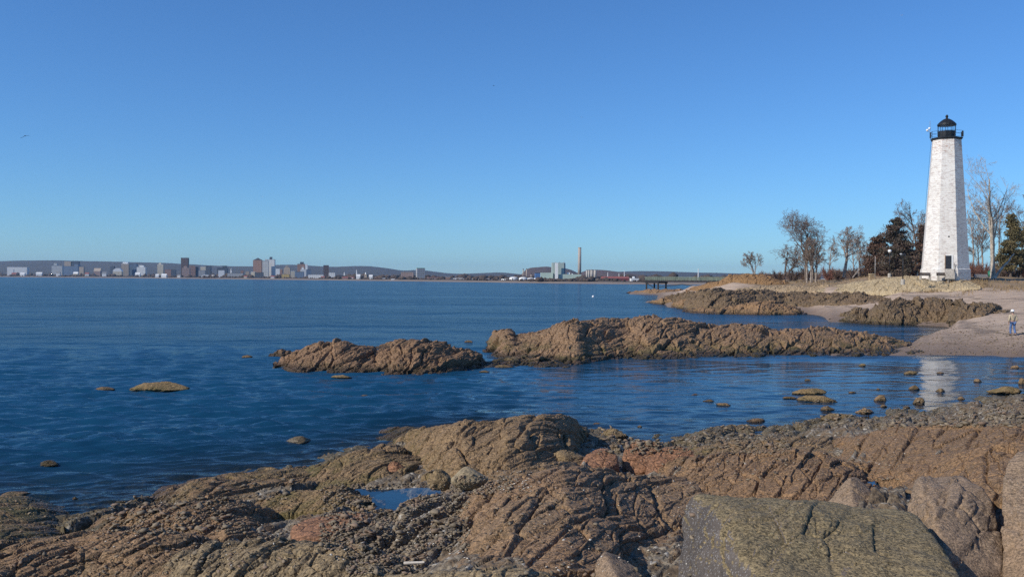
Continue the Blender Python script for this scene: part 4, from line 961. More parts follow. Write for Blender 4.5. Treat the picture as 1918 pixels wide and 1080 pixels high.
def spire(label, x, yt, yb, off, wx, wall='plain_white'):
    d = float(dW(x)) + off; p = pt(x, yt, d); zb = float(far_z(off)) - 0.4; H = p[2] - zb; w = wx * d / F
    r = thing('church_steeple', label, 'steeple', (p[0], d, zb), 'white steeples over the town')
    part('tower', MB().box((0, 0, H * 0.28), (w, w, H * 0.56)).box((0, 0, H * 0.62), (w * 0.72, w * 0.72, H * 0.12)), FC[wall], r)
    part('spire', MB().lathe([(w * 0.42, H * 0.68), (0.0, H)], 8), WHITE, r)
def mast(label, x, yt, off, r0=0.9):
    d = float(dW(x)) + off; p = pt(x, yt, d); zb = float(far_z(off)) - 0.3; h = p[2] - zb
    r = thing('mast', label, 'mast', (p[0], d, zb), 'thin white masts on the far shore')
    part('pole', MB().tube((0, 0, 0), (0, 0, h), r0, r0 * 0.6, 8), WHITE, r); part('base', MB().box((0, 0, 0.6), (r0 * 3.4, r0 * 3.4, 1.2)), RF['grey'], r)
B = bld
B('long white building at the far left of the skyline', 12, 50, 500, 260, 'white', 'white', dep=0.35)
B('small white shed in front of the long white building', 18, 25, 504.5, 90, 'plain_white', 'white')
B('low red brick shed by the water at far left', 20, 30, 510.5, 60, 'brick', 'red', 'gable')
B('low white gabled shed by the water at far left', 36, 46, 510.5, 55, 'plain_white', 'white', 'gable')
B('pale grey glass hospital block, left half', 94, 116, 497, 420, 'pale', 'grey', pent=(-0.2, 0.3, 6))
B('blue grey hospital block, right half', 116, 148, 498, 430, 'blue', 'grey', pent=(0.3, 0.25, 5))
B('tan block standing on top of the hospital group', 119, 133, 489.5, 700, 'tan', 'tan')
B('dark block beside the tan hospital block', 133, 147, 489, 720, 'dark', 'dark')
B('small tan box at the right of the hospital group', 147, 157, 499.5, 250, 'tan', 'tan')
B('low tan brick hall right of the hospital', 174, 188, 502, 300, 'rose', 'tan', 'gable')
B('dark narrow block left of the white domed hall', 205, 214, 498.5, 330, 'dark', 'dark')
B('white hall with a curved roof', 209, 228, 502, 200, 'cream', 'white', 'arch')
B('tan office tower with a light top, third cluster from left', 225, 241, 493.5, 380, 'tan', 'white', pent=(0.0, 0.7, 4, 'plain_white'))
B('dark blue office slab beside the tan tower', 240, 256, 494, 420, 'blue', 'dark')
B('small grey tower behind the white terrace block', 257, 267, 494.5, 520, 'grey', 'grey')
B('white terrace block right of the dark blue slab', 254, 273, 500, 260, 'white', 'white', pent=(0.0, 0.5, 4))
B('two-tone tower, light on the left and dark on the right', 293, 306, 495, 330, 'cream', 'white', pent=(-0.1, 0.4, 4))
B('low dark red block left of the tall brown tower', 307, 321, 504.5, 280, 'brick', 'red')
B('dark low block right of the dark red one', 319, 329, 505, 260, 'dark', 'dark')
B('tallest dark brown tower, left of centre skyline', 337, 352.5, 482.5, 420, 'brown', 'dark')
B('tan block at the foot of the dark brown tower', 339, 355, 501.5, 200, 'rose', 'tan', pent=(-0.1, 0.4, 4))
B('tan mid-rise right of the dark brown tower', 352, 366, 497.5, 380, 'brick', 'tan')
B('thin dark block right of the tan mid-rise', 366, 371, 499.5, 400, 'dark', 'dark')
B('white topped block of the pair before the ridge', 374, 386, 499, 360, 'cream', 'white')
B('dark slab of the pair before the ridge', 384, 395, 498, 330, 'dark', 'dark')
B('low grey block below the white topped one', 370, 384, 506, 160, 'grey', 'grey')
B('dark hall behind the bright white box', 404, 426, 501.5, 420, 'dark', 'dark', pent=(0.2, 0.4, 5))
B('bright white box in front of the dark hall', 407, 420, 506, 220, 'plain_white', 'white')
B('white low arched shed at the water below the paired blocks', 375, 392, 514.5, 50, 'plain_white', 'white', 'arch')
B('long low grey block right of the steeple', 424, 456, 511, 150, 'grey', 'dark', dep=0.4)
B('small brown block between steeple and brick tower', 450, 456, 507, 300, 'brick', 'red')
B('small tan block right of the small brown one', 459, 466, 508, 300, 'tan', 'tan')
B('brick apartment tower with a pyramid top', 472, 491, 482.5, 330, 'brick', 'dark', 'pyramid')
B('white ribbed apartment tower, left half of the twin', 490, 503, 488, 330, 'pale', 'grey', pent=(0.1, 0.4, 3))
B('white ribbed apartment tower, right half of the twin', 500, 515, 485.5, 360, 'white', 'grey', pent=(-0.1, 0.35, 5, 'dark'))
B('pale low block at the foot of the brick tower', 469, 478, 509, 100, 'cream', 'white')
B('dark low block at the foot of the twin towers', 476, 493, 510, 110, 'dark', 'dark', dep=0.4)
B('small white block right of the twin towers', 515, 524, 503, 300, 'plain_white', 'white')
B('small brick block behind the small white one', 521, 529, 504, 360, 'brick', 'tan')
B('stepped tan tower with a rounded crown', 530, 544, 498, 240, 'tan', 'tan', 'step')
B('low yellow building at the foot of the stepped tower', 527, 542, 513, 80, 'yellow', 'tan', dep=0.4)
B('tan low block beside the dark low slab', 543, 553, 507.5, 160, 'cream', 'white')
B('dark low slab right of the tan low block', 551, 569, 508.5, 150, 'blue', 'dark', dep=0.4)
B('dark brown stepped block right of centre-left skyline', 555, 571, 494, 420, 'brick', 'dark', pent=(0.1, 0.5, 4, 'dark'))
B('thin white slab beside the dark brown stepped block', 571, 576, 494.5, 430, 'plain_white', 'white')
B('white stepped block in front of the dark brown one', 561, 573, 504, 260, 'white', 'white', pent=(-0.1, 0.4, 4))
B('dark blue block right of the white stepped one', 572, 583, 504.5, 300, 'blue', 'dark')
B('solitary dark brown tower at the right end of downtown', 604, 616, 496.5, 330, 'brown', 'dark')
B('long low white terminal below the solitary tower', 576, 606, 514.5, 70, 'white', 'white', dep=0.25)
B('white low block right of the solitary tower', 614, 628, 510.5, 200, 'white', 'white')
B('wide tan warehouse with a pale base, left of the green-topped tower', 749, 775, 509.5, 130, 'rose', 'tan', dep=0.5)
B('pale low annex along the foot of the wide tan warehouse', 752, 774, 521.5, 60, 'cream', 'white', dep=0.25)
B('grey slab tower with a pale green top', 778, 796, 501.5, 150, 'grey', 'green', rz=0.28)
B('brick mill row, left part', 800, 828, 518.5, 100, 'rose', 'red', dep=0.3)
B('brick mill row, right part', 828, 846, 518.5, 105, 'brick', 'tan', dep=0.4)
B('small dark tower at the end of the brick mill row', 844, 849, 519, 80, 'dark', 'dark')
B('white harbour warehouse next to the brick mill', 848, 867, 520.5, 70, 'plain_white', 'white', dep=0.3)
B('grey harbour warehouse, second from the brick mill', 866, 891, 521.5, 90, 'grey', 'white', dep=0.3)
B('white harbour warehouse, widest of the row', 893, 916, 521.5, 60, 'plain_white', 'white', dep=0.3)
B('grey shed between the warehouse and the white tanks', 915, 940, 523, 80, 'grey', 'grey', 'gable', dep=0.3)
B('cobalt blue box building left of the power station', 1001, 1014, 510.5, 170, 'cobalt', 'dark')
B('small white shed with a peaked roof left of the silos', 1093, 1099, 516, 150, 'plain_white', 'white', 'gable')
B('tan shed left of the maroon roofed hall', 1112, 1127, 522.5, 60, 'cream', 'tan', dep=0.5)
B('long hall with a maroon roof', 1126, 1180, 517.5, 90, 'maroon', 'red', 'gable', dep=0.35)
B('white and grey flat shed right of the maroon roofed hall', 1180, 1203, 521, 60, 'plain_white', 'white', dep=0.5, pent=(-0.2, 0.15, 2))
for x0, x1, yt, w, rf, lab in [(66, 78, 509.5, 'plain_white', 'white', 'tiny white house on the far left shore'), (104, 112, 508, 'white', 'grey', 'tiny grey roofed house below the hospital'), (136, 146, 509, 'cream', 'white', 'tiny cream house below the hospital'), (158, 166, 510, 'white', 'red', 'tiny red roofed house right of the hospital'),
    (190, 199, 509, 'plain_white', 'grey', 'tiny white house left of the curved-roof hall'), (252, 262, 510, 'plain_white', 'white', 'white boat shed below the white terrace block'), (290, 297, 513, 'plain_white', 'white', 'white shed at the water below the two-tone tower'), (301, 312, 512.5, 'plain_white', 'white', 'broad white shed at the water below the dark red block'),
    (331, 338, 514, 'white', 'grey', 'tiny grey roofed shed left of the brown tower foot'), (395, 401, 515, 'plain_white', 'white', 'tiny white shed right of the arched shed'), (456, 463, 516, 'cream', 'red', 'tiny red roofed shed by the water below the brown block'), (506, 514, 516, 'white', 'red', 'tiny red roofed shed below the twin towers'),
    (640, 652, 518, 'rose', 'red', 'red roofed shed by the elevated road'), (655, 664, 518.5, 'plain_white', 'red', 'white shed with a red roof by the elevated road'), (666, 675, 513.5, 'plain_white', 'white', 'white house on the slope behind the steeple'), (690, 698, 514.5, 'white', 'white', 'white house right of the tan steeple'),
    (694, 710, 520.5, 'rose', 'red', 'red roofed shed on the shore left of the white boathouse'), (713, 727, 520.5, 'plain_white', 'white', 'white boathouse left of the wide tan warehouse'), (731, 741, 522, 'plain_white', 'white', 'small white boathouse next to the wide tan warehouse'), (600, 608, 517, 'rose', 'red', 'red shed left of the elevated road')]:
    B(lab, x0, x1, yt, rnd.uniform(30, 90), w, rf, 'gable', dep=0.7, name='house', cat='house', group='small houses on the far shore')
spire('slim white steeple in the middle of the town', 433, 501.5, 511, 300, 2.6)
spire('small white steeple left of the elevated road end', 645, 508.5, 514, 420, 2.4)
spire('thin white steeple above the elevated road', 668, 503.5, 511, 420, 2.0)
spire('stout tan steeple right of the thin white one', 685, 509, 519, 160, 4.2, 'tan')
mast('white mast left of the maroon roof ridge', 1138.5, 510, 110, 0.5)
mast('white mast over the right part of the maroon roof', 1159.5, 512, 120, 0.5)
mast('tallest white mast at the right of the maroon roof', 1169.5, 506.5, 130, 0.5)
mast('white mast standing behind the middle of the pier', 1308, 503, 250, 0.7)
# elevated road
_d = float(dW(640)) + 260
r = thing('elevated_road', 'long dark elevated road on piers right of downtown', 'bridge', tuple(pt(670, 519, _d) * np.array([1, 1, 0]) + np.array([0, 0, 2.5])))
_a = pt(618, 517.5, _d) - np.array(r.location); _b = pt(728, 516.5, _d) - np.array(r.location)
part('deck', MB().box(tuple((_a + _b) / 2), (float(_b[0] - _a[0]), 14, 2.2)), RF['dark'], r)
for k in range(9):
    q = _a + (_b - _a) * (k + 0.5) / 9; part('pier', MB().box((q[0], q[1], q[2] / 2), (2, 9, max(q[2], 1))), RF['grey'], r)
# storage tanks
TG = 'white storage tanks beside the power station'
def tank(label, x0, x1, yt, off, dome):
    d = float(dW((x0 + x1) / 2)) + off; zb = float(far_z(off)) - 0.3; a = pt(x0, yt, d); b = pt(x1, yt, d); R = (b[0] - a[0]) / 2; H = a[2] - zb
    r = thing('storage_tank', label, 'tank', ((a[0] + b[0]) / 2, d + R, zb), TG)
    s = H * (0.62 if dome else 0.93)
    part('shell', MB().lathe([(R, 0), (R, s)], 28), WHITE, r, True)
    part('roof', MB().lathe([(R * 1.02, s), (R * 0.93, s + (H - s) * 0.35), (R * 0.7, s + (H - s) * 0.72), (R * 0.35, s + (H - s) * 0.95), (0, H)], 28), WHITE, r, True)
    part('ladder', MB().box((-R * 0.3, -R * 0.985, s / 2), (0.9, 0.5, s)), RF['grey'], r)
tank('flat white tank, leftmost of the group', 939, 955, 522, 50, False)
tank('white tank with a tall domed roof, second from left', 954, 970, 518, 60, True)
tank('white domed tank in the middle of the group', 972, 988, 518.5, 55, True)
tank('smaller white tank right of the middle domed one', 987, 1001, 520, 90, True)
tank('white tank in front of the cobalt building', 1000, 1016, 520.5, 70, False)
tank('white tank half hidden behind the domed pair', 963, 978, 517.5, 130, True)
for lab, x, yt in (('thin brown stack behind the domed tanks, left of two', 980, 503.5), ('thin brown stack behind the domed tanks, right of two', 986.5, 503), ('short thin stack left of the cobalt building', 995, 512)):
    d = float(dW(x)) + 200; p = pt(x, yt, d); zb = float(far_z(200)); h = p[2] - zb
    r = thing('thin_stack', lab, 'chimney', (p[0], d, zb), 'thin stacks by the tanks'); part('shaft', MB().tube((0, 0, 0), (0, 0, h), 0.85, 0.6, 10), RF['tan'], r, True); part('rim', MB().tube((0, 0, h - 0.9), (0, 0, h + 0.15), 0.8, 0.8, 10), RF['dark'], r)
# power station
_d = float(dW(1050)) + 120
def P3(x, y, dd=0.0): return pt(x, y, _d + dd)
_o = np.array([P3(1050, 520)[0], _d, float(far_z(120)) - 0.3])
r = thing('power_station', 'pale green power station with a tall boiler block', 'building', tuple(_o))
def blkp(nm, x0, x1, yt, y0, dp, mat):
    a = P3(x0, yt) - _o; b = P3(x1, yt) - _o; h = (a[2] + b[2]) / 2
    return part(nm, MB().box(((a[0] + b[0]) / 2, y0 + dp / 2, h / 2), (b[0] - a[0], dp, h)), FC[mat] if mat in FC else mat, r)
blkp('wing', 1013.5, 1036, 510.5, 4, 22, 'mint'); blkp('wing', 1046, 1089, 513.5, 2, 24, 'mint')
blkp('boiler_block', 1035, 1057.5, 491.5, 8, 24, plain('grey_green_cladding', (0.36, 0.43, 0.39), var=0.06)); blkp('stair_tower', 1040, 1045.3, 492.2, -1.0, 5, 'plain_white'); blkp('shaded_side', 1057.5, 1060, 492.0, 10, 22, 'blue')  # last box: the boiler block's shaded right side, painted as a dark block
blkp('roof_vent', 1063, 1068, 510.0, 6, 5, 'plain_white'); blkp('roof_vent', 1071.5, 1073.5, 512.0, 6, 3, 'plain_white')
for x in (1040, 1047.5, 1056.5): blkp('roof_vent', x, x + 2.2, 490.3, 12, 3, 'grey')
_p = P3(1085.8, 463.2, 60); _w = 3.2 / F * (_d + 60)
r = thing('chimney', 'very tall tan chimney with a dark rim beside the power station', 'chimney', (_p[0], _d + 60, float(_o[2])))
_chh = _p[2] - _o[2]
part('shaft', MB().lathe([(_w * 1.08, 0), (_w * 0.98, _chh * 0.5), (_w * 0.90, _chh * 0.975)], 32), plain('tan_concrete', (0.37, 0.32, 0.275), 0.9, 0.12, 0.15, src='obj'), r, True)
part('rim', MB().lathe([(_w * 0.93, _chh * 0.975), (_w * 0.95, _chh * 0.98), (_w * 0.95, _chh), (_w * 0.8, _chh)], 32), RF['tan'], r, True)
for lab, x0, x1, yt in (('leftmost thin grey silo of four', 1097.6, 1101.4, 505.3), ('second silo from the left, brownish', 1101.2, 1105.2, 505.2), ('third silo from the left, palest and widest', 1105.2, 1111.6, 504.8), ('rightmost grey silo, set slightly apart', 1112, 1117.6, 504.9)):
    d = float(dW(1108)) + 110; a = pt(x0, yt, d); b = pt(x1, yt, d); R = (b[0] - a[0]) / 2; zb = float(far_z(110)) - 0.3; h = a[2] - zb
    r = thing('silo', lab, 'silo', ((a[0] + b[0]) / 2, d + R, zb), 'grey silos right of the chimney')
    part('shaft', MB().lathe([(R, 0), (R, h - 0.5)], 20), plain('silo_concrete', (0.40, 0.37, 0.33), var=0.1, scale=0.4), r, True); part('cap', MB().lathe([(R * 1.04, h - 0.5), (R * 1.04, h), (0, h + 0.2)], 20), RF['grey'], r)

# bare woods and scrub between the houses: reads as one mass
def belt(name, label, x0, x1, rows, mat, seed):
    V = []; Fs = []; tot = 0; R = np.random.default_rng(seed); Dv, Fi = ico(1)
    for off, hmin, hmax, n in rows:
        for _ in range(n):
            x = R.uniform(x0, x1); d = float(dW(x)) + off * R.uniform(0.8, 1.25); p = pt(x, 520, d)
            s = R.uniform(hmin, hmax) * (0.55 + 0.9 * max(0, math.sin(x * 0.05 + off)) ** 2)
            nz = 1 + 0.38 * perlin(Dv * 2.2 + R.uniform(0, 99), 3)
            Q = Dv * nz[:, None] * np.array([s * R.uniform(.7, 1.5), s * 0.8, s * 0.75])
            V.append(Q + np.array([p[0], d, float(far_z(off)) + s * 0.45])); Fs.append(Fi + tot); tot += len(Q)
    solid(name, np.concatenate(V), np.concatenate(Fs), mat, label, 'woods', kind='stuff')
BUSH = wood_mat('far_scrub', (0.085, 0.06, 0.045), (0.06, 0.046, 0.036), (0.125, 0.088, 0.062))
belt('far_woods', 'brown winter trees between the houses of the far shore', -500, 1240, [(45, 1.4, 2.8, 700), (110, 2, 4, 600), (220, 2.2, 4.6, 600), (420, 2.5, 5, 600), (800, 3, 6, 600)], BUSH, 5)
belt('far_woods', 'brown scrub along the beach below the power station', 1020, 1110, [(40, 2.2, 4.6, 60)], BUSH, 6)
belt('far_woods', 'low dark woods on the shore behind the pier', 1200, 2700, [(60, 1.8, 3.4, 420), (160, 2.5, 4.5, 420), (300, 3, 6, 360)], BUSH, 7)
belt('far_woods', 'faint taller clump of bare trees behind the left end of the pier', 1238, 1263, [(120, 7.0, 9.0, 7)], BUSH, 8)

# ------------------------------------------------------------------ the air between
hz = MB().box((0, 4600, 68), (19000, 9600, 150))
t = NT('thin_air'); pv = t.n('ShaderNodeVolumePrincipled')
pv.inputs['Color'].default_value = (0.48, 0.71, 1.0, 1); pv.inputs['Density'].default_value = 0.00007; pv.inputs['Anisotropy'].default_value = 0.2
t.l(pv.outputs[0], t.out.inputs['Volume'])
HAZE = setp(link('haze', np_mesh('haze', hz.v, hz.f), t.m), 'thin bluish air over the harbour', None, kind='stuff')
# ------------------------------------------------------------------ lighthouse
def gpt(px, d):
    """ground point at a bearing and depth"""
    u = pdir(px, 520)[0]; return np.array([u * d, d, float(zg(np.array([u * d]), np.array([d]))[0])])
LD = 150.0
_b = pt(1770, 516.5, LD); _t = pt(1772.5, 263.5, LD)
LH = _t[2] - _b[2]; K = LD / F
lh_root = thing('lighthouse', 'tall white eight-sided brick lighthouse with a black lantern room', 'lighthouse', tuple(_b))
# worn white paint over brick
t = NT('worn_white_brick'); _p = t.pos(src='obj'); s = t.n('ShaderNodeSeparateXYZ'); t.l(_p, s.inputs[0])
cb = t.n('ShaderNodeCombineXYZ'); t.l(t.math('ADD', s.outputs[0], t.math('MULTIPLY', s.outputs[1], 0.6)), cb.inputs[0]); t.l(s.outputs[2], cb.inputs[1])
br = t.n('ShaderNodeTexBrick'); t.l(cb.outputs[0], br.inputs['Vector']); br.inputs['Scale'].default_value = 1.0; br.inputs['Brick Width'].default_value = 0.85; br.inputs['Row Height'].default_value = 0.34; br.inputs['Mortar Size'].default_value = 0.03
br.inputs['Color1'].default_value = (0.93, 0.93, 0.93, 1); br.inputs['Color2'].default_value = (1, 1, 1, 1); br.inputs['Mortar'].default_value = (0.88, 0.87, 0.86, 1)
n1 = t.noise(t.pos((1, 1, 2.6), src='obj'), 1.5, 6, 0.7); n2 = t.noise(t.pos((0.8, 0.8, 2.2), src='obj'), 3.4, 5, 0.75); n3 = t.noise(_p, 0.3, 4, 0.6)
c = t.mix(t.ramp(n3, 0.3, 0.7), (0.72, 0.68, 0.615), (0.82, 0.79, 0.735))
c = t.mix(1.0, c, br.outputs['Color'], 'MULTIPLY')
c = t.mix(t.math('MULTIPLY', t.ramp(n1, 0.47, 0.64), 0.75), c, (0.43, 0.355, 0.32))
hi = t.ramp(s.outputs[2], LH * 0.80, LH * 0.97)
wear = t.math('ADD', n2, t.math('MULTIPLY', hi, 0.085))
c = t.mix(t.math('MULTIPLY', t.ramp(wear, 0.60, 0.67), 0.75), c, (0.40, 0.22, 0.15))
WHITEBRICK = t.done(t.bsdf(c, 0.75, t.bump(t.math('ADD', br.outputs['Fac'], n2), 0.35, 0.03)))
BLACK = plain('black_iron', (0.016, 0.017, 0.019), 0.45, 0.3, 3.0)
Rb = 43.2 * K / math.sin(RAD(74)) * 1.0; Rt = 25.0 * K / math.sin(RAD(74))
PH = math.atan2(-_b[1], -_b[0])                    # bearing from the tower to the viewer
PHO = PH + RAD(29)                                 # a corner stands 29 deg right of the viewer's line
n8 = [(1.0, 0.9), (1.0, 0.9)]
part('tower', MB().lathe([(Rb * 1.0, -0.8), (Rb * 0.99, 1.05), (Rb * 0.95, 1.12), (Rt, LH)], 8, phase=PHO), WHITEBRICK, lh_root)
def rad_at(z): return Rb * 0.95 + (Rt - Rb * 0.95) * (z - 1.12) / (LH - 1.12)
# gallery, railing, lantern
part('gallery', MB().lathe([(Rt * 0.99, LH - 0.02), (Rt * 1.05, LH + 0.05), (Rt * 1.06, LH + 0.14), (Rt * 1.10, LH + 0.20), (Rt * 1.10, LH + 0.36), (Rt * 0.5, LH + 0.40)], 8, phase=PHO), BLACK, lh_root)
rail = MB(); zr = LH + 0.38; ng = 24
for k in range(8):
    a0 = PHO + k * math.pi / 4; a1 = a0 + math.pi / 4
    p0 = np.array([math.cos(a0), math.sin(a0)]) * Rt * 1.09; p1 = np.array([math.cos(a1), math.sin(a1)]) * Rt * 1.09
    for hgt in (0.52, 1.02): rail.tube((*p0, zr + hgt), (*p1, zr + hgt), 0.022, n=5)
rl = part('gallery_railing', rail, BLACK, lh_root)
for k in range(8):
    a0 = PHO + k * math.pi / 4; p0 = np.array([math.cos(a0), math.sin(a0)]) * Rt * 1.09
    part('post', MB().tube((*p0, zr - 0.03), (*p0, zr + 1.06), 0.04, n=6), BLACK, rl)
Rl = 15.7 * K; z1 = LH + 0.38; z2 = z1 + 12.6 * K; z3 = z2 + 11.2 * K; z4 = z3 + 12.2 * K
part('lantern_wall', MB().lathe([(Rl, z1), (Rl, z1 + 0.45), (Rl * 1.03, z1 + 0.47), (Rl * 1.03, z1 + 0.55), (Rl, z1 + 0.57), (Rl, z2 - 0.12), (Rl * 1.05, z2 - 0.1), (Rl * 1.05, z2)], 10, phase=PHO), BLACK, lh_root)
gm = NT('lantern_glass'); g = gm.n('ShaderNodeBsdfGlossy'); g.inputs['Roughness'].default_value = 0.02; tr = gm.n('ShaderNodeBsdfTransparent'); tr.inputs[0].default_value = (0.96, 0.99, 1.0, 1); 
mx = gm.n('ShaderNodeMixShader'); mx.inputs[0].default_value = 0.06; gm.l(tr.outputs[0], mx.inputs[1]); gm.l(g.outputs[0], mx.inputs[2]); GLASS = gm.done(mx.outputs[0])
part('lantern_glass', MB().lathe([(Rl * 0.965, z2), (Rl * 0.965, z3)], 10, phase=PHO), GLASS, lh_root)
for k in range(10):
    a = PHO + k * math.pi / 5; part('lantern_mullion', MB().tube((Rl * .985 * math.cos(a), Rl * .985 * math.sin(a), z2 - 0.02), (Rl * .985 * math.cos(a), Rl * .985 * math.sin(a), z3 + 0.05), 0.035, n=6), BLACK, lh_root)
Rr = 16.6 * K
rf = part('lantern_roof', MB().lathe([(Rl * 0.9, z3 - 0.06), (Rr, z3 - 0.04), (Rr, z3 + 0.14), (Rr * 0.97, z3 + 0.24), (Rr * 0.80, z3 + 0.50), (Rr * 0.55, z3 + 0.82), (Rr * 0.27, z4), (Rr * 0.13, z4 + 0.06), (0, z4 + 0.08)], 20, phase=PHO), BLACK, lh_root)
part('vent_ball', MB().lathe([(0.17, z4), (0.17, z4 + 0.28), (0.22, z4 + 0.34), (0.23, z4 + 0.46), (0.15, z4 + 0.58), (0.13, z4 + 0.66), (0.0, z4 + 0.68)], 14), BLACK, rf)
pd = PH + RAD(0); lx, ly = math.cos(PH - RAD(86)), math.sin(PH - RAD(86))   # towards the viewer's left
mp = np.array([lx, ly]) * Rt * 1.10
ms = part('antenna_mast', MB().tube((*mp, zr), (*mp, zr + 2.9), 0.035, n=6).tube((*(mp * 1.0), zr + 1.2), (*(mp * 1.16), zr + 1.25), 0.03, n=5), plain('grey_steel', (0.3, 0.31, 0.33), 0.5, metal=0.5), lh_root)
for q, z in ((mp * 1.16, zr + 1.45), (mp * 1.03, zr + 1.72)):
    part('white_camera', MB().lathe([(0.0, z - 0.20), (0.15, z - 0.15), (0.19, z), (0.15, z + 0.15), (0, z + 0.2)], 12, (q[0], q[1], 0)), plain('white_plastic', (0.82, 0.82, 0.82), 0.35, 0.05), ms, True)
part('equipment_box', MB().box((mp[0] * 0.97, mp[1] * 0.97, zr + 0.62), (0.22, 0.22, 0.9), PH), BLACK, lh_root)
mr = -mp; part('equipment_box', MB().box((mr[0] * 0.94, mr[1] * 0.94, zr + 0.62), (0.16, 0.3, 0.85), PH), BLACK, lh_root)
part('cable', MB().tube((lx * (Rb * 0.95 + 0.02), ly * (Rb * 0.95 + 0.02), 1.0), (lx * (Rt + 0.03), ly * (Rt + 0.03), LH), 0.018, n=5), BLACK, lh_root)
# door in the front face
fn = PHO - math.pi / 8; fdir = np.array([math.cos(fn), math.sin(fn)]); ftan = np.array([-fdir[1], fdir[0]])   # left->right along the face as seen from outside is +ftan
AP = math.cos(math.pi / 8)
dz0 = 10.8 * K + 0.05 + 0.1; dh = 24.5 * K; dw = 10.4 * K
toff = 0.10
def onface(tt, z, out): return np.array([*(fdir * (rad_at(z) * AP + out) + ftan * tt), z])
def slab(t0, t1, za, zb, o0, o1):
    P = [onface(t_, z_, o_) for o_ in (o0, o1) for z_ in (za, zb) for t_ in (t0, t1)]
    return MB().add(P, [(0, 1, 3, 2), (5, 4, 6, 7), (1, 0, 4, 5), (2, 3, 7, 6), (0, 2, 6, 4), (3, 1, 5, 7)])
DOORM = plain('dark_door', (0.022, 0.024, 0.03), 0.5)
dr = part('door', slab(toff - dw / 2, toff + dw / 2, dz0, dz0 + dh, -0.25, 0.05), DOORM, lh_root)
part('frame', slab(toff - dw / 2 - 0.10, toff - dw / 2, dz0 - 0.02, dz0 + dh + 0.1, -0.2, 0.09), plain('worn_brown_frame', (0.34, 0.24, 0.17), 0.8), dr)
part('frame', slab(toff + dw / 2, toff + dw / 2 + 0.16, dz0 - 0.02, dz0 + dh + 0.1, -0.2, 0.10), WHITE, dr)
part('frame', slab(toff - dw / 2 + 0.002, toff + dw / 2 - 0.002, dz0 + dh, dz0 + dh + 0.1, -0.2, 0.09), WHITE, dr)
part('handle', slab(toff + dw / 2 - 0.16, toff + dw / 2 - 0.10, dz0 + 0.9, dz0 + 1.05, 0.05, 0.11), plain('brass', (0.4, 0.3, 0.12), 0.35, metal=1.0), dr)
st = MB()
for k in range(4):
    z = dz0 * (4 - k) / 4; q = fdir * (rad_at(1.2) * AP + 0.28 + 0.26 * k)
    st.box((q[0] + ftan[0] * (toff + .1), q[1] + ftan[1] * (toff + .1), (z - 0.5) / 2), (0.27, 1.35, z + 0.5), fn)
sp = part('steps', st, plain('stone_step', (0.42, 0.38, 0.33), 0.85), lh_root)
q0 = fdir * (rad_at(1.2) * AP + 0.2) + ftan * (toff + 0.85); q1 = fdir * (rad_at(1.2) * AP + 1.35) + ftan * (toff + 0.95)
part('handrail', MB().tube((*q0, dz0 + 0.95), (*q1, 0.75), 0.03, n=6).tube((*q0, 0.6), (*q0, dz0 + 0.95), 0.03, n=6).tube((*q1, -0.2), (*q1, 0.75), 0.03, n=6), BLACK, sp)
part('small_window', slab(0.02, 0.27, 72.0 * K - 0.1, 72.0 * K + 0.1, -0.1, 0.012), DOORM, lh_root)
for sgn in (-1,):
    part('access_panel', slab(-0.2, 0.05, 1.6, 1.8, -0.1, 0.02), RF['grey'], lh_root)

# ------------------------------------------------------------------ benches, lamps, stones by the tower
WOODD = plain('dark_bench_wood', (0.055, 0.036, 0.03), 0.7); WOODG = plain('weathered_bench_wood', (0.24, 0.225, 0.215), 0.75); CONC = plain('bench_concrete', (0.42, 0.38, 0.32), 0.85)
def bench(label, x0, x1, ytop, d, wood, hgt, concrete=True, lift=0.0):
    g = gpt((x0 + x1) / 2, d); a = pt(x0, ytop, d); b = pt(x1, ytop, d); w = b[0] - a[0]
    zb = a[2] - hgt + lift
    r = thing('bench', label, 'bench', (g[0], d, zb), 'park benches by the lighthouse')
    sk = max(0.0, zb - g[2]) + 0.2
    br_ = MB(); se = MB()
    for k in range(3): br_.box((0, -0.03 - 0.03 * k + 0.28, hgt - 0.10 - 0.17 * k), (w, 0.05, 0.155))
    for k in range(3): se.box((0, 0.16 - 0.17 * k, 0.45), (w, 0.15, 0.05))
    part('backrest', br_, wood, r); part('seat', se, wood, r)
    for s in (-1, 1):
        if concrete: part('leg', MB().box((s * w * 0.40, 0.02, 0.21 - sk / 2), (0.18, 0.46, 0.42 + sk)).tube((s * w * 0.40, 0.26, 0.2), (s * w * 0.40, 0.31, hgt - 0.1), 0.04, n=6), CONC, r)
        else: part('leg', MB().tube((s * w * 0.49, 0.3, -0.2), (s * w * 0.49, 0.3, hgt + 0.12), 0.06, n=8).tube((s * w * 0.49, -0.2, -0.2), (s * w * 0.49, -0.2, 0.42), 0.05, n=8), BLACK, r)
    return r
bench('dark slatted bench before the left corner of the lighthouse', 1722, 1744, 510.0, 146.0, WOODD, 0.85)
bench('dark slatted bench in front of the lighthouse door', 1755, 1778, 510.0, 146.0, WOODD, 0.85)
bench('grey slatted bench on black posts right of the lighthouse', 1826, 1851, 513.0, 148.0, WOODG, 0.95, False)
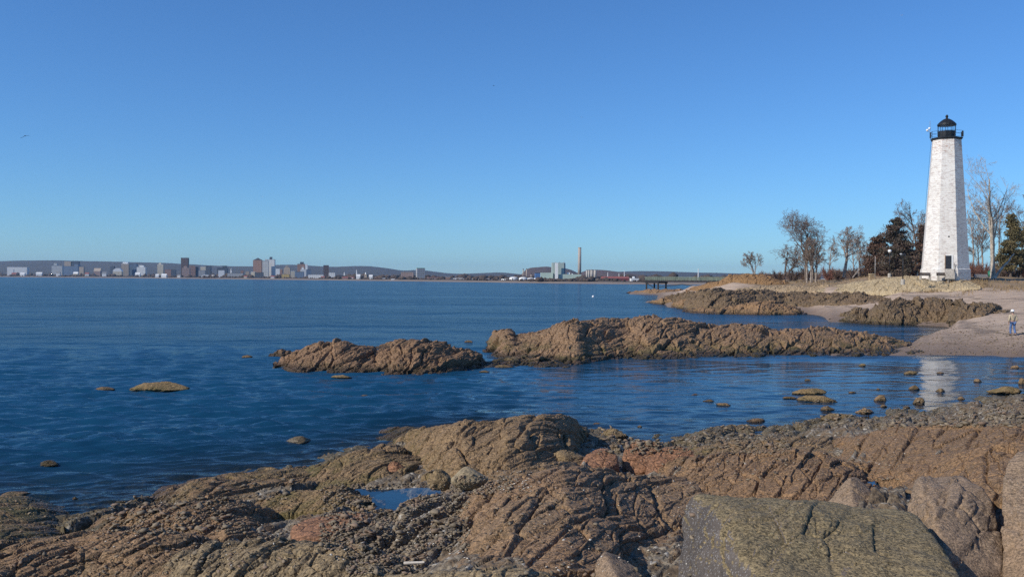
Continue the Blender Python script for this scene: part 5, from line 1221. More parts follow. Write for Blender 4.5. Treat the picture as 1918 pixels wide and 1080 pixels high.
def lamp(label, x, ytop, ybot, d, kind):
    b = pt(x, ybot, d); h = pt(x, ytop, d)[2] - b[2]
    r = thing('lamp_post', label, 'lamp post', tuple(b), None)
    part('base', MB().lathe([(0.30, -0.4), (0.28, 0.35), (0.2, 0.42), (0.0, 0.44)], 12), CONC, r)
    part('pole', MB().tube((0, 0, 0.4), (0, 0, h - 0.35), 0.085, 0.06, 10), BLACK, r, True)
    if kind == 'flat':
        hd = part('lamp_head', MB().lathe([(0.10, h - 0.5), (0.32, h - 0.42), (0.34, h - 0.15), (0.30, h - 0.06), (0.0, h)], 14), BLACK, r)
        part('camera', MB().box((-0.34, -0.05, h - 0.06), (0.26, 0.16, 0.14)).tube((-0.34, -0.05, h - 0.3), (-0.34, -0.05, h - 0.1), 0.03, n=6), WHITE, hd)
    else:
        part('lamp_globe', MB().lathe([(0.10, h - 0.62), (0.24, h - 0.5), (0.33, h - 0.3), (0.26, h - 0.08), (0.0, h)], 16), plain('white_globe', (0.8, 0.8, 0.78), 0.3, 0.03), r, True)
    return r
lamp('black lamp post with a flat head on the cream sandstone slab', 1691, 474.5, 528, 138, 'flat')
lamp('black lamp post with a white globe before the dark pine', 1666, 467, 516, 168, 'globe')
def small(name, label, cat, x, y, d, w, h, mat, fn_):
    b = pt(x, y, d); r = None
    return fn_(name, label, cat, b, w, h, mat)
b = pt(1632.5, 521.5, 165); _w = 9 * 165 / F; _h2 = 9.5 * 165 / F
r = thing('stone_pedestal', 'squat pale stone pedestal on the grass left of the dark pine', 'pedestal', tuple(b))
part('block', MB().box((0, 0, _h2 / 2 - 0.2), (_w, _w * 0.8, _h2 + 0.2), 0.1, 0.94), R_pale, r); part('cap', MB().box((0, 0, _h2 - 0.1), (_w * 1.05, _w * 0.85, 0.16), 0.1), R_cream, r)
b = pt(1639, 516, 170); h = 36 * 170 / F
r = thing('flagpole', 'thin pale pole standing beside the stone pedestal', 'pole', tuple(b)); part('shaft', MB().tube((0, 0, -0.5), (0, 0, h), 0.06, 0.04, 8), plain('grey_pole', (0.42, 0.4, 0.38), 0.6), r, True); part('crossbar', MB().tube((-0.7, 0, h * 0.32), (0.25, 0, h * 0.32), 0.035, n=6), BLACK, r)
b = gpt(1856, 168)
r = thing('waste_bin', 'small dark green bin beside the big bare tree right of the lighthouse', 'bin', (b[0], b[1], b[2] - 0.05)); GRN = plain('green_plastic', (0.03, 0.16, 0.10), 0.5)
part('body', MB().lathe([(0.42, 0), (0.55, 0.95)], 14), GRN, r, True); part('lid', MB().lathe([(0.57, 0.951), (0.55, 1.06), (0.2, 1.17), (0, 1.19)], 14), GRN, r, True)
b = gpt(1828, 172); r = thing('picnic_table', 'brown picnic table behind the right side of the lighthouse', 'picnic table', tuple(b))
part('tabletop', MB().box((0, 0, 0.75), (2.2, 0.8, 0.06)), WOODD, r); part('seat', MB().box((0, -0.75, 0.45), (2.2, 0.28, 0.05)), WOODD, r); part('seat', MB().box((0, 0.75, 0.45), (2.2, 0.28, 0.05)), WOODD, r)
for s in (-1, 1): part('leg', MB().tube((s * 0.8, -0.7, -0.1), (s * 0.8, 0.3, 0.72), 0.05, n=6).tube((s * 0.8, 0.7, -0.1), (s * 0.8, -0.3, 0.72), 0.05, n=6).tube((s * 0.8, -0.85, 0.41), (s * 0.8, 0.85, 0.41), 0.045, n=6), WOODD, r)
# driftwood and pale planks
def plank(label, x, y, w, rz, mat, hh=3):
    b = hit(x, y); L = w * b[1] / F
    solid('driftwood', np.array(MB().tube((-L / 2, 0, 0.04), (L / 2, 0.1 * L, 0.07), max(0.02, L * 0.05), max(0.012, L * 0.03), 7).v) @ np.array([[math.cos(rz), math.sin(rz), 0], [-math.sin(rz), math.cos(rz), 0], [0, 0, 1]]) + b, MB().tube((-1, 0, 0), (1, 0, 0), 1, 1, 7).f, mat, label, 'driftwood', 'bleached driftwood')
DRIFT = plain('bleached_wood', (0.55, 0.50, 0.43), 0.8, 0.2, 6)
plank('bleached log on the beach edge right of the sandstone slab', 1783, 535, 24, 0.1, DRIFT); plank('short white log right of the longer bleached log', 1803, 533.5, 7, 0.6, DRIFT); plank('pale log on the grass left of the multi-stem tree', 1475, 530, 8, 0.0, DRIFT)
plank('thin bleached stick at the bottom edge in the centre', 690, 1070, 60, -0.5, DRIFT); plank('pale stick in the cleft left of the long striped rib', 775, 1062, 40, -0.3, DRIFT)

# ------------------------------------------------------------------ pier
PD = 372.0
PG = plain('weathered_green_rail', (0.20, 0.24, 0.18), 0.8, 0.2, 0.5); PW = plain('tarred_pile', (0.030, 0.027, 0.026), 0.8)
A = pt(1217.5, 525.0, PD); Bq = pt(1372, 523.5, PD - 40)
A[2] = Bq[2] = A[2]
r = thing('fishing_pier', 'long dark timber pier with a grey green railing at the end of the point', 'pier', (A[0], A[1], 0.0))
dv = Bq - A; Lp = np.linalg.norm(dv[:2]); ang = math.atan2(dv[1], dv[0]); ux = np.array([math.cos(ang), math.sin(ang)]); uy = np.array([-ux[1], ux[0]]); PWD = 5.0; zt = A[2]
def loc_(s, w): return ux * s + uy * w
c = loc_(Lp / 2, 0); part('deck', MB().box((c[0], c[1], zt - 0.22), (Lp, PWD, 0.44), ang), PW, r)
RH = 6.3 * PD / F
for w in (-PWD / 2 + 0.1, PWD / 2 - 0.1):
    m = MB()
    for hgt in (0.2, 0.4, 0.6, 0.8, 1.0): p0 = loc_(0, w); p1 = loc_(Lp, w); m.tube((*p0, zt + RH * hgt), (*p1, zt + RH * hgt), 0.085, n=4)
    k = 0
    while k * 2.4 < Lp: q = loc_(k * 2.4, w); m.box((q[0], q[1], zt + RH * 0.52), (0.14, 0.14, RH * 1.04), ang); k += 1
    part('railing', m, PG, r)
for i, s in enumerate((0.3, 7.5, 36.0, 44.0, 76.0, 84.0)):
    for w in (-2.0, 2.0):
        q = loc_(s, w); part('pile', MB().tube((q[0], q[1], -3.0), (q[0], q[1], zt - 0.4), 0.34, 0.34, 8), PW, r, True)
for s0, s1 in ((0.3, 7.5), (36, 44), (76, 84)):
    q0, q1 = loc_(s0, -2.0), loc_(s1, -2.0); c = loc_((s0 + s1) / 2, 0)
    part('cap_beam', MB().box((c[0], c[1], zt - 0.75), (s1 - s0 + 1.4, 4.6, 0.66), ang), PW, r)
    part('cross_brace', MB().tube((*q0, zt - 0.9), (*q1, 0.4), 0.16, n=6), PW, r)
for s0, s1 in ((7.5, 36), (44, 76)):
    q0, q1 = loc_(s0, -2.0), loc_(s1, -2.0); qm = loc_((s0 + s1) / 2, -2.0)
    part('cross_brace', MB().tube((*q0, zt - 2.6), (*qm, zt - 1.35), 0.15, n=6), PW, r); part('cross_brace', MB().tube((*qm, zt - 1.35), (*q1, zt - 2.6), 0.15, n=6), PW, r)
for s in (84.0, 89.5, 95.0): q = loc_(s, -PWD / 2 - 0.05); part('sign_panel', MB().box((q[0], q[1], zt + 0.55), (1.9, 0.08, 0.7), ang), WHITE, r)

# ------------------------------------------------------------------ trees
def tubes(segs, sides):
    P0 = np.array([s[0] for s in segs]); P1 = np.array([s[1] for s in segs]); r0 = np.array([s[2] for s in segs]); r1 = np.array([s[3] for s in segs])
    d = P1 - P0; d /= np.linalg.norm(d, axis=1)[:, None] + 1e-9
    ref = np.where(np.abs(d[:, 2:3]) < 0.9, np.array([[0, 0, 1.0]]), np.array([[1.0, 0, 0]]))
    a = np.cross(d, ref); a /= np.linalg.norm(a, axis=1)[:, None]; b = np.cross(d, a)
    V = []
    for P, r_ in ((P0, r0), (P1, r1)):
        for k in range(sides):
            th = 2 * math.pi * k / sides
            V.append(P + r_[:, None] * (math.cos(th) * a + math.sin(th) * b))
    V = np.stack(V, 1); n = len(segs); base = np.arange(n)[:, None] * (2 * sides)
    Fs = np.concatenate([base + np.array([k, (k + 1) % sides, sides + (k + 1) % sides, sides + k])[::-1] for k in range(sides)])
    return V.reshape(-1, 3), Fs.astype(np.int32)
def grow(R, p, d, L, r, lvl, P, segs, sub):
    """one limb: a wandering line that throws side limbs"""
    n = max(3, int(P['seg'] - lvl)); pts = [np.array(p)]; dirs = []
    d = np.array(d, float)
    for i in range(n):
        d = d + R.normal(size=3) * P['wig'] * (0.55 if lvl == 0 else 1 + 0.25 * lvl) + np.array([0, 0, P['up'][min(lvl, len(P['up']) - 1)]]); d /= np.linalg.norm(d)
        pts.append(pts[-1] + d * L / n); dirs.append(d)
    tp = P['taper'] if lvl == 0 else 0.25
    for i in range(n):
        ra = r * (1 - (1 - tp) * i / n); rb = r * (1 - (1 - tp) * (i + 1) / n)
        segs[lvl].append((pts[i], pts[i + 1], max(ra, P['rmin']), max(rb, P['rmin'])))
    if lvl >= P['lv']: return
    nc = P['kids'][lvl]; s0 = P['start'][min(lvl, len(P['start']) - 1)]
    for k in range(nc):
        f = s0 + (1 - s0) * (k + R.random() * 0.9) / nc; f = min(f, 0.999)
        i = int(f * n); q = pts[i] + (pts[i + 1] - pts[i]) * (f * n - i); dd = dirs[i]
        a = np.cross(dd, R.normal(size=3)); a /= np.linalg.norm(a) + 1e-9
        an = RAD(R.uniform(*P['ang'])) * (1.0 if lvl else P.get('a0', 1.0))
        nd = dd * math.cos(an) + a * math.sin(an)
        ll = L * P['ratio'][lvl] * R.uniform(0.7, 1.15) * (1 - P['short'] * (f - s0) / (1 - s0 + 1e-6))
        grow(R, q, nd, ll, r * (1 - (1 - tp) * f) * P['rr'] * R.uniform(.75, 1), lvl + 1, P, segs, sub)
BARK = dict(grey=plain('grey_bark', (0.30, 0.245, 0.20), 0.9, 0.3, 3.0), dark=plain('dark_bark', (0.13, 0.10, 0.08), 0.9, 0.3, 3.0), white=plain('pale_mottled_bark', (0.40, 0.345, 0.28), 0.85, 0.4, 1.5), red=plain('reddish_twigs', (0.19, 0.085, 0.058), 0.9, 0.3, 3.0))
TW = dict(grey=plain('grey_twigs', (0.30, 0.225, 0.175), 0.9, 0.2), dark=plain('brown_twigs', (0.20, 0.145, 0.115), 0.9, 0.25), white=plain('pale_twigs', (0.46, 0.385, 0.31), 0.9, 0.25), red=BARK['red'])
BASEP = dict(seg=7, wig=0.10, up=(0.03, 0.05, 0.03, 0.02, 0.0), taper=0.35, rmin=0.012, lv=4, kids=(8, 6, 6, 4), start=(0.4, 0.25, 0.2, 0.15), ang=(30, 60), ratio=(0.62, 0.58, 0.60, 0.62), short=0.45, rr=0.55)
def bare_tree(label, base, H, P, seed, bark, trunk_r, stems=((0, 0, 0, 1.0),), group='bare winter trees around the lighthouse', name='bare_tree'):
    R = np.random.default_rng(seed); P = dict(BASEP, **P)
    r = thing(name, label, 'tree', tuple(base), group)
    sets = []
    for (dx, dy, lean, hs) in stems:
        segs = [[] for _ in range(6)]
        dr_ = np.array([lean * math.cos(dx * 9 + dy), 0.3 * lean * math.sin(dy * 7), 1.0]); grow(R, (dx, dy, -0.4), dr_, H * P.get('trunk', 0.72) * hs, trunk_r, 0, P, segs, None)
        sets.append(segs)
    k = H / max(s[1][2] for S in sets for L_ in S for s in L_)          # fit the height
    tw = []
    for S in sets:
        for L_ in S:
            for i, s in enumerate(L_): L_[i] = (s[0] * k, s[1] * k, s[2], s[3])
        V, Fs = tubes(S[0], 8); tr_ = part('trunk', (V, Fs), BARK[bark], r, True)
        n0 = max(1, int(P['seg'] - 1))
        for q in range(0, len(S[1]), n0):
            V, Fs = tubes(S[1][q:q + n0], 6); part('limb', (V, Fs), BARK[bark], tr_, True)
        tw += S[2] + S[3] + S[4] + S[5]
    V, Fs = tubes(tw, 3); part('crown', (V, Fs), TW[bark], r)
    return r
def tp(x, ybase, ytop, d):
    b = pt(x, ybase, d); return b, (ybase - ytop) * d / F
b, H = tp(1511, 527, 388, 196)
bare_tree('tall bare oak with a wide domed crown, tallest of the trees on the point', b, H, dict(kids=(13, 8, 7, 4), start=(0.48, 0.25, 0.2, 0.1), ang=(38, 68), ratio=(0.80, 0.60, 0.60, 0.62), wig=0.13, rmin=0.017, trunk=0.74), 41, 'dark', 0.42)
b, H = tp(1522, 531, 437, 190)
bare_tree('pale multi-stem tree with five straight trunks in front of the tall oak', b, H, dict(kids=(9, 6, 6, 4), start=(0.35, 0.2, 0.2, 0.1), ang=(18, 42), ratio=(0.55, 0.58, 0.60, 0.62), wig=0.06, rmin=0.017, up=(0.0, 0.06, 0.03, 0.0)), 42, 'grey', 0.22,
          stems=((-1.0, 0.2, 0.10, 0.95), (-0.35, -0.2, 0.06, 1.0), (0.1, 0.4, 0.02, 0.9), (0.55, -0.1, 0.10, 1.0), (1.05, 0.3, 0.16, 0.85)))
b, H = tp(1470, 512, 458, 215)
bare_tree('small dark spreading tree left of the tall oak', b, H, dict(kids=(8, 7, 6, 4), start=(0.25, 0.2, 0.2, 0.1), ang=(38, 70), ratio=(0.75, 0.58, 0.60, 0.62), wig=0.16, rmin=0.017, trunk=0.6), 43, 'dark', 0.26, stems=((0, 0, 0.1, 1), (0.4, 0, -0.6, 0.8)))
b, H = tp(1581, 515, 420, 200)
bare_tree('bare oak with a rounded crown midway between the tall oak and the dark pine', b, H, dict(kids=(10, 7, 6, 4), start=(0.36, 0.2, 0.2, 0.1), ang=(35, 62), ratio=(0.62, 0.58, 0.60, 0.62), wig=0.14, rmin=0.017, trunk=0.66), 44, 'grey', 0.40)
b, H = tp(1609, 516, 432, 205)
bare_tree('thin upright tree just right of the rounded oak', b, H, dict(kids=(9, 6, 6, 4), start=(0.3, 0.2, 0.2, 0.1), ang=(20, 45), ratio=(0.5, 0.58, 0.60, 0.62), wig=0.10, rmin=0.017), 45, 'grey', 0.2)
b, H = tp(1412, 510, 469, 215)
bare_tree('little vase-shaped tree alone on top of the orange bluff', b, H, dict(kids=(5, 6, 6, 4), start=(0.2, 0.25, 0.2, 0.1), ang=(22, 45), ratio=(0.8, 0.58, 0.60, 0.62), wig=0.08, rmin=0.017, trunk=0.6), 46, 'grey', 0.13, stems=((0, 0, -0.35, 1), (0.2, 0, 0.1, 1), (0.3, 0.1, 0.5, 0.95)))
b, H = tp(1722, 516, 372, 200)
bare_tree('tall thin bare tree half hidden behind the left side of the lighthouse', b, H, dict(kids=(11, 7, 6, 4), start=(0.35, 0.2, 0.2, 0.1), ang=(25, 52), ratio=(0.48, 0.58, 0.60, 0.62), wig=0.10, rmin=0.017), 47, 'dark', 0.3)
b, H = tp(1706, 516, 392, 205)
bare_tree('leaning bare tree between the dark pine and the lighthouse', b, H, dict(kids=(8, 6, 6, 4), start=(0.4, 0.2, 0.2, 0.1), ang=(25, 52), ratio=(0.5, 0.58, 0.60, 0.62), wig=0.10, rmin=0.017), 48, 'grey', 0.24)
b, H = tp(1858, 520, 284, 160)
bare_tree('very tall pale sycamore with a forked trunk right of the lighthouse', b, H, dict(kids=(8, 5, 5, 3), start=(0.42, 0.25, 0.2, 0.1), ang=(16, 46), ratio=(0.5, 0.58, 0.60, 0.62), wig=0.10, rmin=0.012, up=(0.02, 0.09, 0.05, 0.02), taper=0.3), 49, 'white', 0.36, stems=((0, 0, 0.04, 1.0), (0.45, 0.1, 0.12, 0.82)))
for lab, x, yt, d, sd, bk in (('slim grey tree close behind the right edge of the lighthouse', 1822, 356, 190, 51, 'grey'), ('slim grey tree between the lighthouse and the pale sycamore', 1842, 380, 195, 52, 'grey'), ('bare brown tree at the right edge of the picture', 1912, 362, 185, 53, 'dark'),
                       ('low brown tree behind the pale sycamore', 1832, 428, 205, 54, 'dark'), ('scrubby brown tree left of the dark pine', 1628, 450, 215, 56, 'dark'),
                       ('grey tree behind the gap between tall oak and rounded oak', 1553, 440, 228, 57, 'grey'), ('faint grey tree behind the thin upright tree', 1600, 440, 232, 58, 'grey'), ('grey tree behind the right flank of the pale sycamore', 1874, 372, 200, 60, 'grey')):
    b, H = tp(x, 517, yt, d); bare_tree(lab, b, H, dict(kids=(9, 6, 6, 4), start=(0.3, 0.2, 0.2, 0.1), ang=(22, 52), ratio=(0.5, 0.58, 0.60, 0.62), wig=0.11, rmin=0.017), sd, bk, 0.2)
b = pt(1863, 518.5, 158)
r = thing('leaning_trunk', 'pale dead trunk leaning right beside the big sycamore', 'dead tree', tuple(b), None)
e = pt(1901, 474, 160) - b; R_ = np.random.default_rng(5); sg = []; q = np.array([0, 0, -0.3])
for k in range(6):
    q2 = e * (k + 1) / 6 + R_.normal(size=3) * 0.06; sg.append((q, q2, 0.24 - 0.025 * k, 0.215 - 0.025 * k)); q = q2
tr_ = part('trunk', tubes(sg, 8), BARK['white'], r, True)
part('branch', tubes([(sg[3][0], sg[3][0] + np.array([0.9, 0.1, 0.15]), 0.07, 0.05), (sg[3][0] + np.array([0.9, 0.1, 0.15]), sg[3][0] + np.array([2.0, 0.2, 0.1]), 0.05, 0.02)], 6), BARK['white'], tr_, True)
b = pt(1597, 518, 180); r = thing('leaning_trunk', 'grey dead trunk leaning left of the stone pedestal', 'dead tree', tuple(b)); e = pt(1610, 505, 181) - b
part('trunk', tubes([(np.array([0, 0, -0.2]), e * 0.5, 0.16, 0.13), (e * 0.5, e, 0.13, 0.06)], 7), BARK['grey'], r, True); part('branch', tubes([(e * 0.5, e * 0.5 + np.array([-0.5, 0, 0.7]), 0.05, 0.02)], 5), BARK['grey'], r)

# evergreens: a trunk and very many needle sprays
def needle_mat(name, a, b_, c_):
    t = NT(name); p = t.pos(src='obj'); n = t.noise(p, 0.45, 4, 0.6); n2 = t.noise(p, 2.5, 3, 0.6)
    c = t.mix(t.ramp(n, 0.4, 0.6), a, b_); c = t.mix(t.math('MULTIPLY', t.ramp(n2, 0.45, 0.7), 0.5), c, c_)
    return t.done(t.bsdf(c, 0.8, spec=0.2))
def evergreen(label, base, H, W, mat, seed, n=3800, low=0.08, shape=0.8, size=0.34, group='evergreens behind the lighthouse'):
    R = np.random.default_rng(seed); r = thing('evergreen_tree', label, 'tree', tuple(base), group)
    tr_ = part('trunk', tubes([(np.array([0, 0, -0.3]), np.array([0.1, 0, H * 0.5]), 0.3, 0.2), (np.array([0.1, 0, H * 0.5]), np.array([0, 0, H * 0.95]), 0.2, 0.04)], 8), BARK['dark'], r, True)
    n = int(n * 2.0); size *= 0.66; nb = 75; limbs = []; V = []; 
    for k in range(nb):
        f = low + (1 - low) * (k + R.random()) / nb; az = R.uniform(0, 6.283)
        rad = W / 2 * (1 - f ** 1.25) ** shape * R.uniform(0.55, 1.12) + 0.15
        tip = np.array([math.cos(az) * rad, math.sin(az) * rad, H * f + rad * R.uniform(-0.1, 0.35)]); o = np.array([0, 0, H * f])
        limbs.append((o, tip, 0.06, 0.02))
        m = int(n / nb * (0.35 + 1.5 * rad / (W / 2)))
        tt = R.random(m) ** 0.55
        C = o + (tip - o) * tt[:, None] + R.normal(size=(m, 3)) * (0.16 + 0.13 * rad) * np.array([1, 1, 0.55])
        A_ = R.normal(size=(m, 3)); A_ /= np.linalg.norm(A_, axis=1)[:, None]; B_ = np.cross(A_, R.normal(size=(m, 3))); B_ /= np.linalg.norm(B_, axis=1)[:, None]
        s = size * R.uniform(0.5, 1.2, m)[:, None]
        V.append(np.stack([C - A_ * s - B_ * s * .3, C + A_ * s - B_ * s * .1, C + A_ * s * .7 + B_ * s * .4, C - A_ * s * .8 + B_ * s * .35], 1))
    V = np.concatenate(V); Fs = np.arange(len(V) * 4).reshape(-1, 4).astype(np.int32)
    part('limb', tubes(limbs, 4), BARK['dark'], tr_)
    part('crown', (V.reshape(-1, 3), Fs), mat, r)
PINE = needle_mat('dark_pine_needles', (0.12, 0.082, 0.062), (0.065, 0.060, 0.042), (0.18, 0.118, 0.088)); BROWNP = needle_mat('brown_cedar_foliage', (0.145, 0.082, 0.058), (0.09, 0.066, 0.046), (0.21, 0.12, 0.085)); OLIVE = needle_mat('olive_cedar_foliage', (0.17, 0.135, 0.062), (0.10, 0.088, 0.04), (0.22, 0.165, 0.09))
b, H = tp(1677, 517, 409, 182); evergreen('broad dark pine left of the lighthouse', b, H, 80 * 182 / F, PINE, 61, 6500, shape=0.62, low=0.02)
b, H = tp(1642, 516, 442, 186); evergreen('brownish cedar on the left flank of the dark pine', b, H, 52 * 186 / F, BROWNP, 62, 3200, shape=0.4, low=0.02)
b, H = tp(1724, 516, 422, 190); evergreen('narrow reddish brown cedar against the left edge of the lighthouse', b, H, 22 * 190 / F, BROWNP, 63, 2600, shape=0.5)
b, H = tp(1893, 519, 402, 172); evergreen('olive cedar right of the pale sycamore', b, H, 48 * 172 / F, OLIVE, 64, 4200, shape=0.6, low=0.12)
b, H = tp(1925, 519, 412, 176); evergreen('olive cedar cut off by the right edge', b, H, 44 * 176 / F, OLIVE, 65, 3000, shape=0.6, low=0.1)
b, H = tp(1696, 516, 452, 196); evergreen('dark cedar low in the gap between pine and lighthouse', b, H, 44 * 196 / F, BROWNP, 66, 2400, shape=0.4, low=0.02)

# scrub: each bush is a thing
def bush_mesh(seed, n=420):
    R = np.random.default_rng(seed); sg = []
    for k in range(14):
        az = R.uniform(0, 6.28); d = np.array([math.cos(az) * 0.7, math.sin(az) * 0.7, R.uniform(0.5, 1.3)]); d /= np.linalg.norm(d); q = d * R.uniform(0.55, 1.0); st_ = np.array([R.normal() * .15, R.normal() * .15, -0.15])
        sg.append((st_, q, 0.03, 0.016))
        for j in range(n // 14):
            f = R.uniform(0.25, 1); o = st_ + (q - st_) * f; dd = d + R.normal(size=3) * 0.55; dd /= np.linalg.norm(dd); sg.append((o, o + dd * R.uniform(.12, .4), 0.013, 0.007))
    return tubes(sg, 3)
BUSHT = [np_mesh('thicket', *bush_mesh(s)) for s in (71, 72, 73, 74)]
bm_ = dict(brown=plain('brown_thicket', (0.18, 0.12, 0.088), 0.95, 0.3, 2), red=plain('red_brown_thicket', (0.185, 0.085, 0.062), 0.95, 0.3, 2), dark=plain('dark_thicket', (0.11, 0.078, 0.062), 0.95, 0.3, 2))
_bush = {}
def bush(label, x, ytop, d, wpx, kind, i):
    g = gpt(x, d); h = max(pt(x, ytop, d)[2] - g[2], 0.8)
    key = (i % 4, kind)
    if key not in _bush:
        me = BUSHT[i % 4].copy(); me.name = 'thicket'; me.materials.clear(); me.materials.append(bm_[kind]); _bush[key] = me
    o = D.objects.new('shrub', _bush[key]); COL.objects.link(o); o.location = g; w = wpx * d / F / 1.5
    o.scale = (w, w * 0.8, h / 1.15); o.rotation_euler = (0, 0, i * 1.3)
    setp(o, label, 'shrub', 'bare shrubs along the tree line')
for i, (lab, x, yt, d, w, k) in enumerate([
    ('low brown shrub on the crest right of the little vase-shaped tree', 1432, 503, 222, 30, 'brown'), ('brown shrub below the small dark spreading tree', 1458, 497, 216, 34, 'brown'), ('dark shrub right of the small dark spreading tree', 1488, 494, 212, 34, 'dark'),
    ('brown shrub behind the five pale trunks', 1510, 490, 214, 34, 'brown'), ('reddish shrub right of the five pale trunks', 1552, 492, 210, 36, 'red'), ('brown shrub between reddish shrub and rounded oak', 1570, 497, 208, 26, 'brown'),
    ('broad brown shrub right of the rounded oak', 1598, 494, 206, 32, 'brown'), ('dark shrub left of the stone pedestal', 1620, 494, 205, 30, 'dark'), ('low dark shrub at the foot of the brownish cedar', 1648, 502, 190, 34, 'dark'), ('low dark shrub at the foot of the dark pine', 1684, 503, 186, 34, 'dark'),
    ('red brown shrub at the left foot of the lighthouse', 1712, 492, 188, 26, 'red'), ('red brown shrub at the right foot of the lighthouse', 1826, 484, 184, 28, 'red'), ('red brown shrub left of the pale sycamore', 1844, 486, 182, 26, 'red'),
    ('dark shrub below the olive cedar', 1880, 498, 176, 30, 'dark'), ('brown shrub right of the leaning pale trunk', 1900, 500, 174, 32, 'brown'), ('reddish shrub at the right edge under the cut-off cedar', 1922, 492, 172, 32, 'red'), ('scrawny brown shrub on the left slope of the bluff crest', 1396, 508, 222, 20, 'brown'), ('brown shrub behind the picnic table', 1812, 478, 186, 26, 'brown')]): bush(lab, x, yt, d, w, k, i)
# the scrub wood behind the trees reads as one mass
R_ = np.random.default_rng(17); VS = []; FS = []; tot = 0
_bm = [(np.array([v.co[:] for v in m.vertices]), np.array([list(p.vertices) for p in m.polygons], dtype=np.int32)) for m in BUSHT]
for k in range(90):
    x = R_.uniform(1425, 2050); d = R_.uniform(222, 262) if x < 1700 else R_.uniform(196, 232); g = gpt(x, d); V, Fc = _bm[k % 4]; h = R_.uniform(2.0, 4.6) * (0.75 if x < 1500 else 1.0); w = h * R_.uniform(0.5, 0.8)
    VS.append(V * np.array([w, w, h / 1.1]) + g); FS.append(Fc + tot); tot += len(V)
solid('scrub_wood', np.concatenate(VS), np.concatenate(FS), plain('scrub_wood_twigs', (0.19, 0.13, 0.105), 0.95, 0.35, 0.25, src='pos'), 'brown leafless scrub wood behind the trees of the point', 'woods', kind='stuff')
# dry grass tufts
R_ = np.random.default_rng(8); N = 5200
xs = np.concatenate([R_.uniform(1690, 1850, 2600), R_.uniform(1430, 1640, 1400), R_.uniform(1780, 1940, 1200)]); ds = np.concatenate([R_.uniform(136, 150, 2600), R_.uniform(172, 205, 1400), R_.uniform(126, 150, 1200)])
u_ = np.array([pdir(x, 520)[0] for x in xs]); X_, Y_ = u_ * ds, ds; clump = perlin(np.stack([X_ * .3, Y_ * .3, 0 * X_], 1), 4); m = clump > -0.05
X_, Y_ = X_[m], Y_[m]; Z_ = zg(X_, Y_); k = len(X_); hh = R_.uniform(.25, .7, k); an = R_.uniform(0, 6.28, k); ww = 0.05
base_ = np.stack([X_, Y_, Z_ - 0.05], 1); t_ = np.stack([np.cos(an), np.sin(an), 0 * an], 1)
VV = np.stack([base_ - t_ * ww, base_ + t_ * ww, base_ + np.stack([R_.normal(size=k) * .15, R_.normal(size=k) * .15, hh], 1)], 1).reshape(-1, 3)
solid('dry_grass', VV, np.arange(k * 3).reshape(-1, 3).astype(np.int32), plain('dry_grass_blades', (0.26, 0.18, 0.095), 0.9, 0.3, 1.0, src='pos'), 'dry winter grass on the knoll', 'grass', kind='stuff')

# ------------------------------------------------------------------ the walker on the beach
def skin_mesh(name, chains, sub=1):
    """chains of (point, radius); the first point of a chain may be an index into points already laid"""
    V = []; E = []; Rr_ = []
    def find(p):
        for i, q in enumerate(V):
            if (q - p).length < 1e-4: return i
        return None
    for ch in chains:
        prev = None
        for p, rx in ch:
            p = Vector(p); i = find(p)
            if i is None: V.append(p); Rr_.append(rx if isinstance(rx, tuple) else (rx, rx)); i = len(V) - 1
            if prev is not None and prev != i: E.append((prev, i))
            prev = i
    me = D.meshes.new(name); me.from_pydata(V, E, []); o = D.objects.new(name + '_tmp', me); COL.objects.link(o)
    md = o.modifiers.new('s', 'SKIN'); md.use_smooth_shade = True
    for i, d in enumerate(me.skin_vertices[0].data): d.radius = Rr_[i]; d.use_root = (i == 0)
    sb = o.modifiers.new('d', 'SUBSURF'); sb.levels = sub; sb.render_levels = sub
    dg = bpy.context.evaluated_depsgraph_get(); out = D.meshes.new_from_object(o.evaluated_get(dg)); out.name = name
    D.objects.remove(o); D.meshes.remove(me); return out
wd = 69.0
wb = pt(1897, 617, wd); wg = float(zg(np.array([wb[0]]), np.array([wb[1]]))[0])
wk = thing('person', 'person in a tan jacket, blue jeans and white hat walking away along the beach', 'person', (wb[0], wb[1], wg + 0.02))
SKIN = plain('skin', (0.42, 0.26, 0.19), 0.6, 0.1); JKT = plain('tan_jacket', (0.46, 0.38, 0.26), 0.85, 0.15, 9, bump=0.3); JEAN = plain('blue_denim', (0.085, 0.155, 0.32), 0.85, 0.25, 9); HAT = plain('white_hat', (0.82, 0.82, 0.82), 0.6, 0.05); SHOE = plain('dark_shoes', (0.05, 0.04, 0.035), 0.6); HAIRM = plain('grey_hair', (0.25, 0.22, 0.2), 0.8)
hipL, hipR = (-0.10, 0, 0.93), (0.10, 0, 0.93); kL, kR = (-0.12, 0.10, 0.50), (0.12, 0.03, 0.50); aL, aR = (-0.12, 0.05, 0.10), (0.12, -0.16, 0.12)
pel, wst, chs, nk, hd = (0, 0, 0.98), (0, 0.01, 1.16), (0, 0.02, 1.38), (0, 0.03, 1.54), (0, 0.06, 1.64)
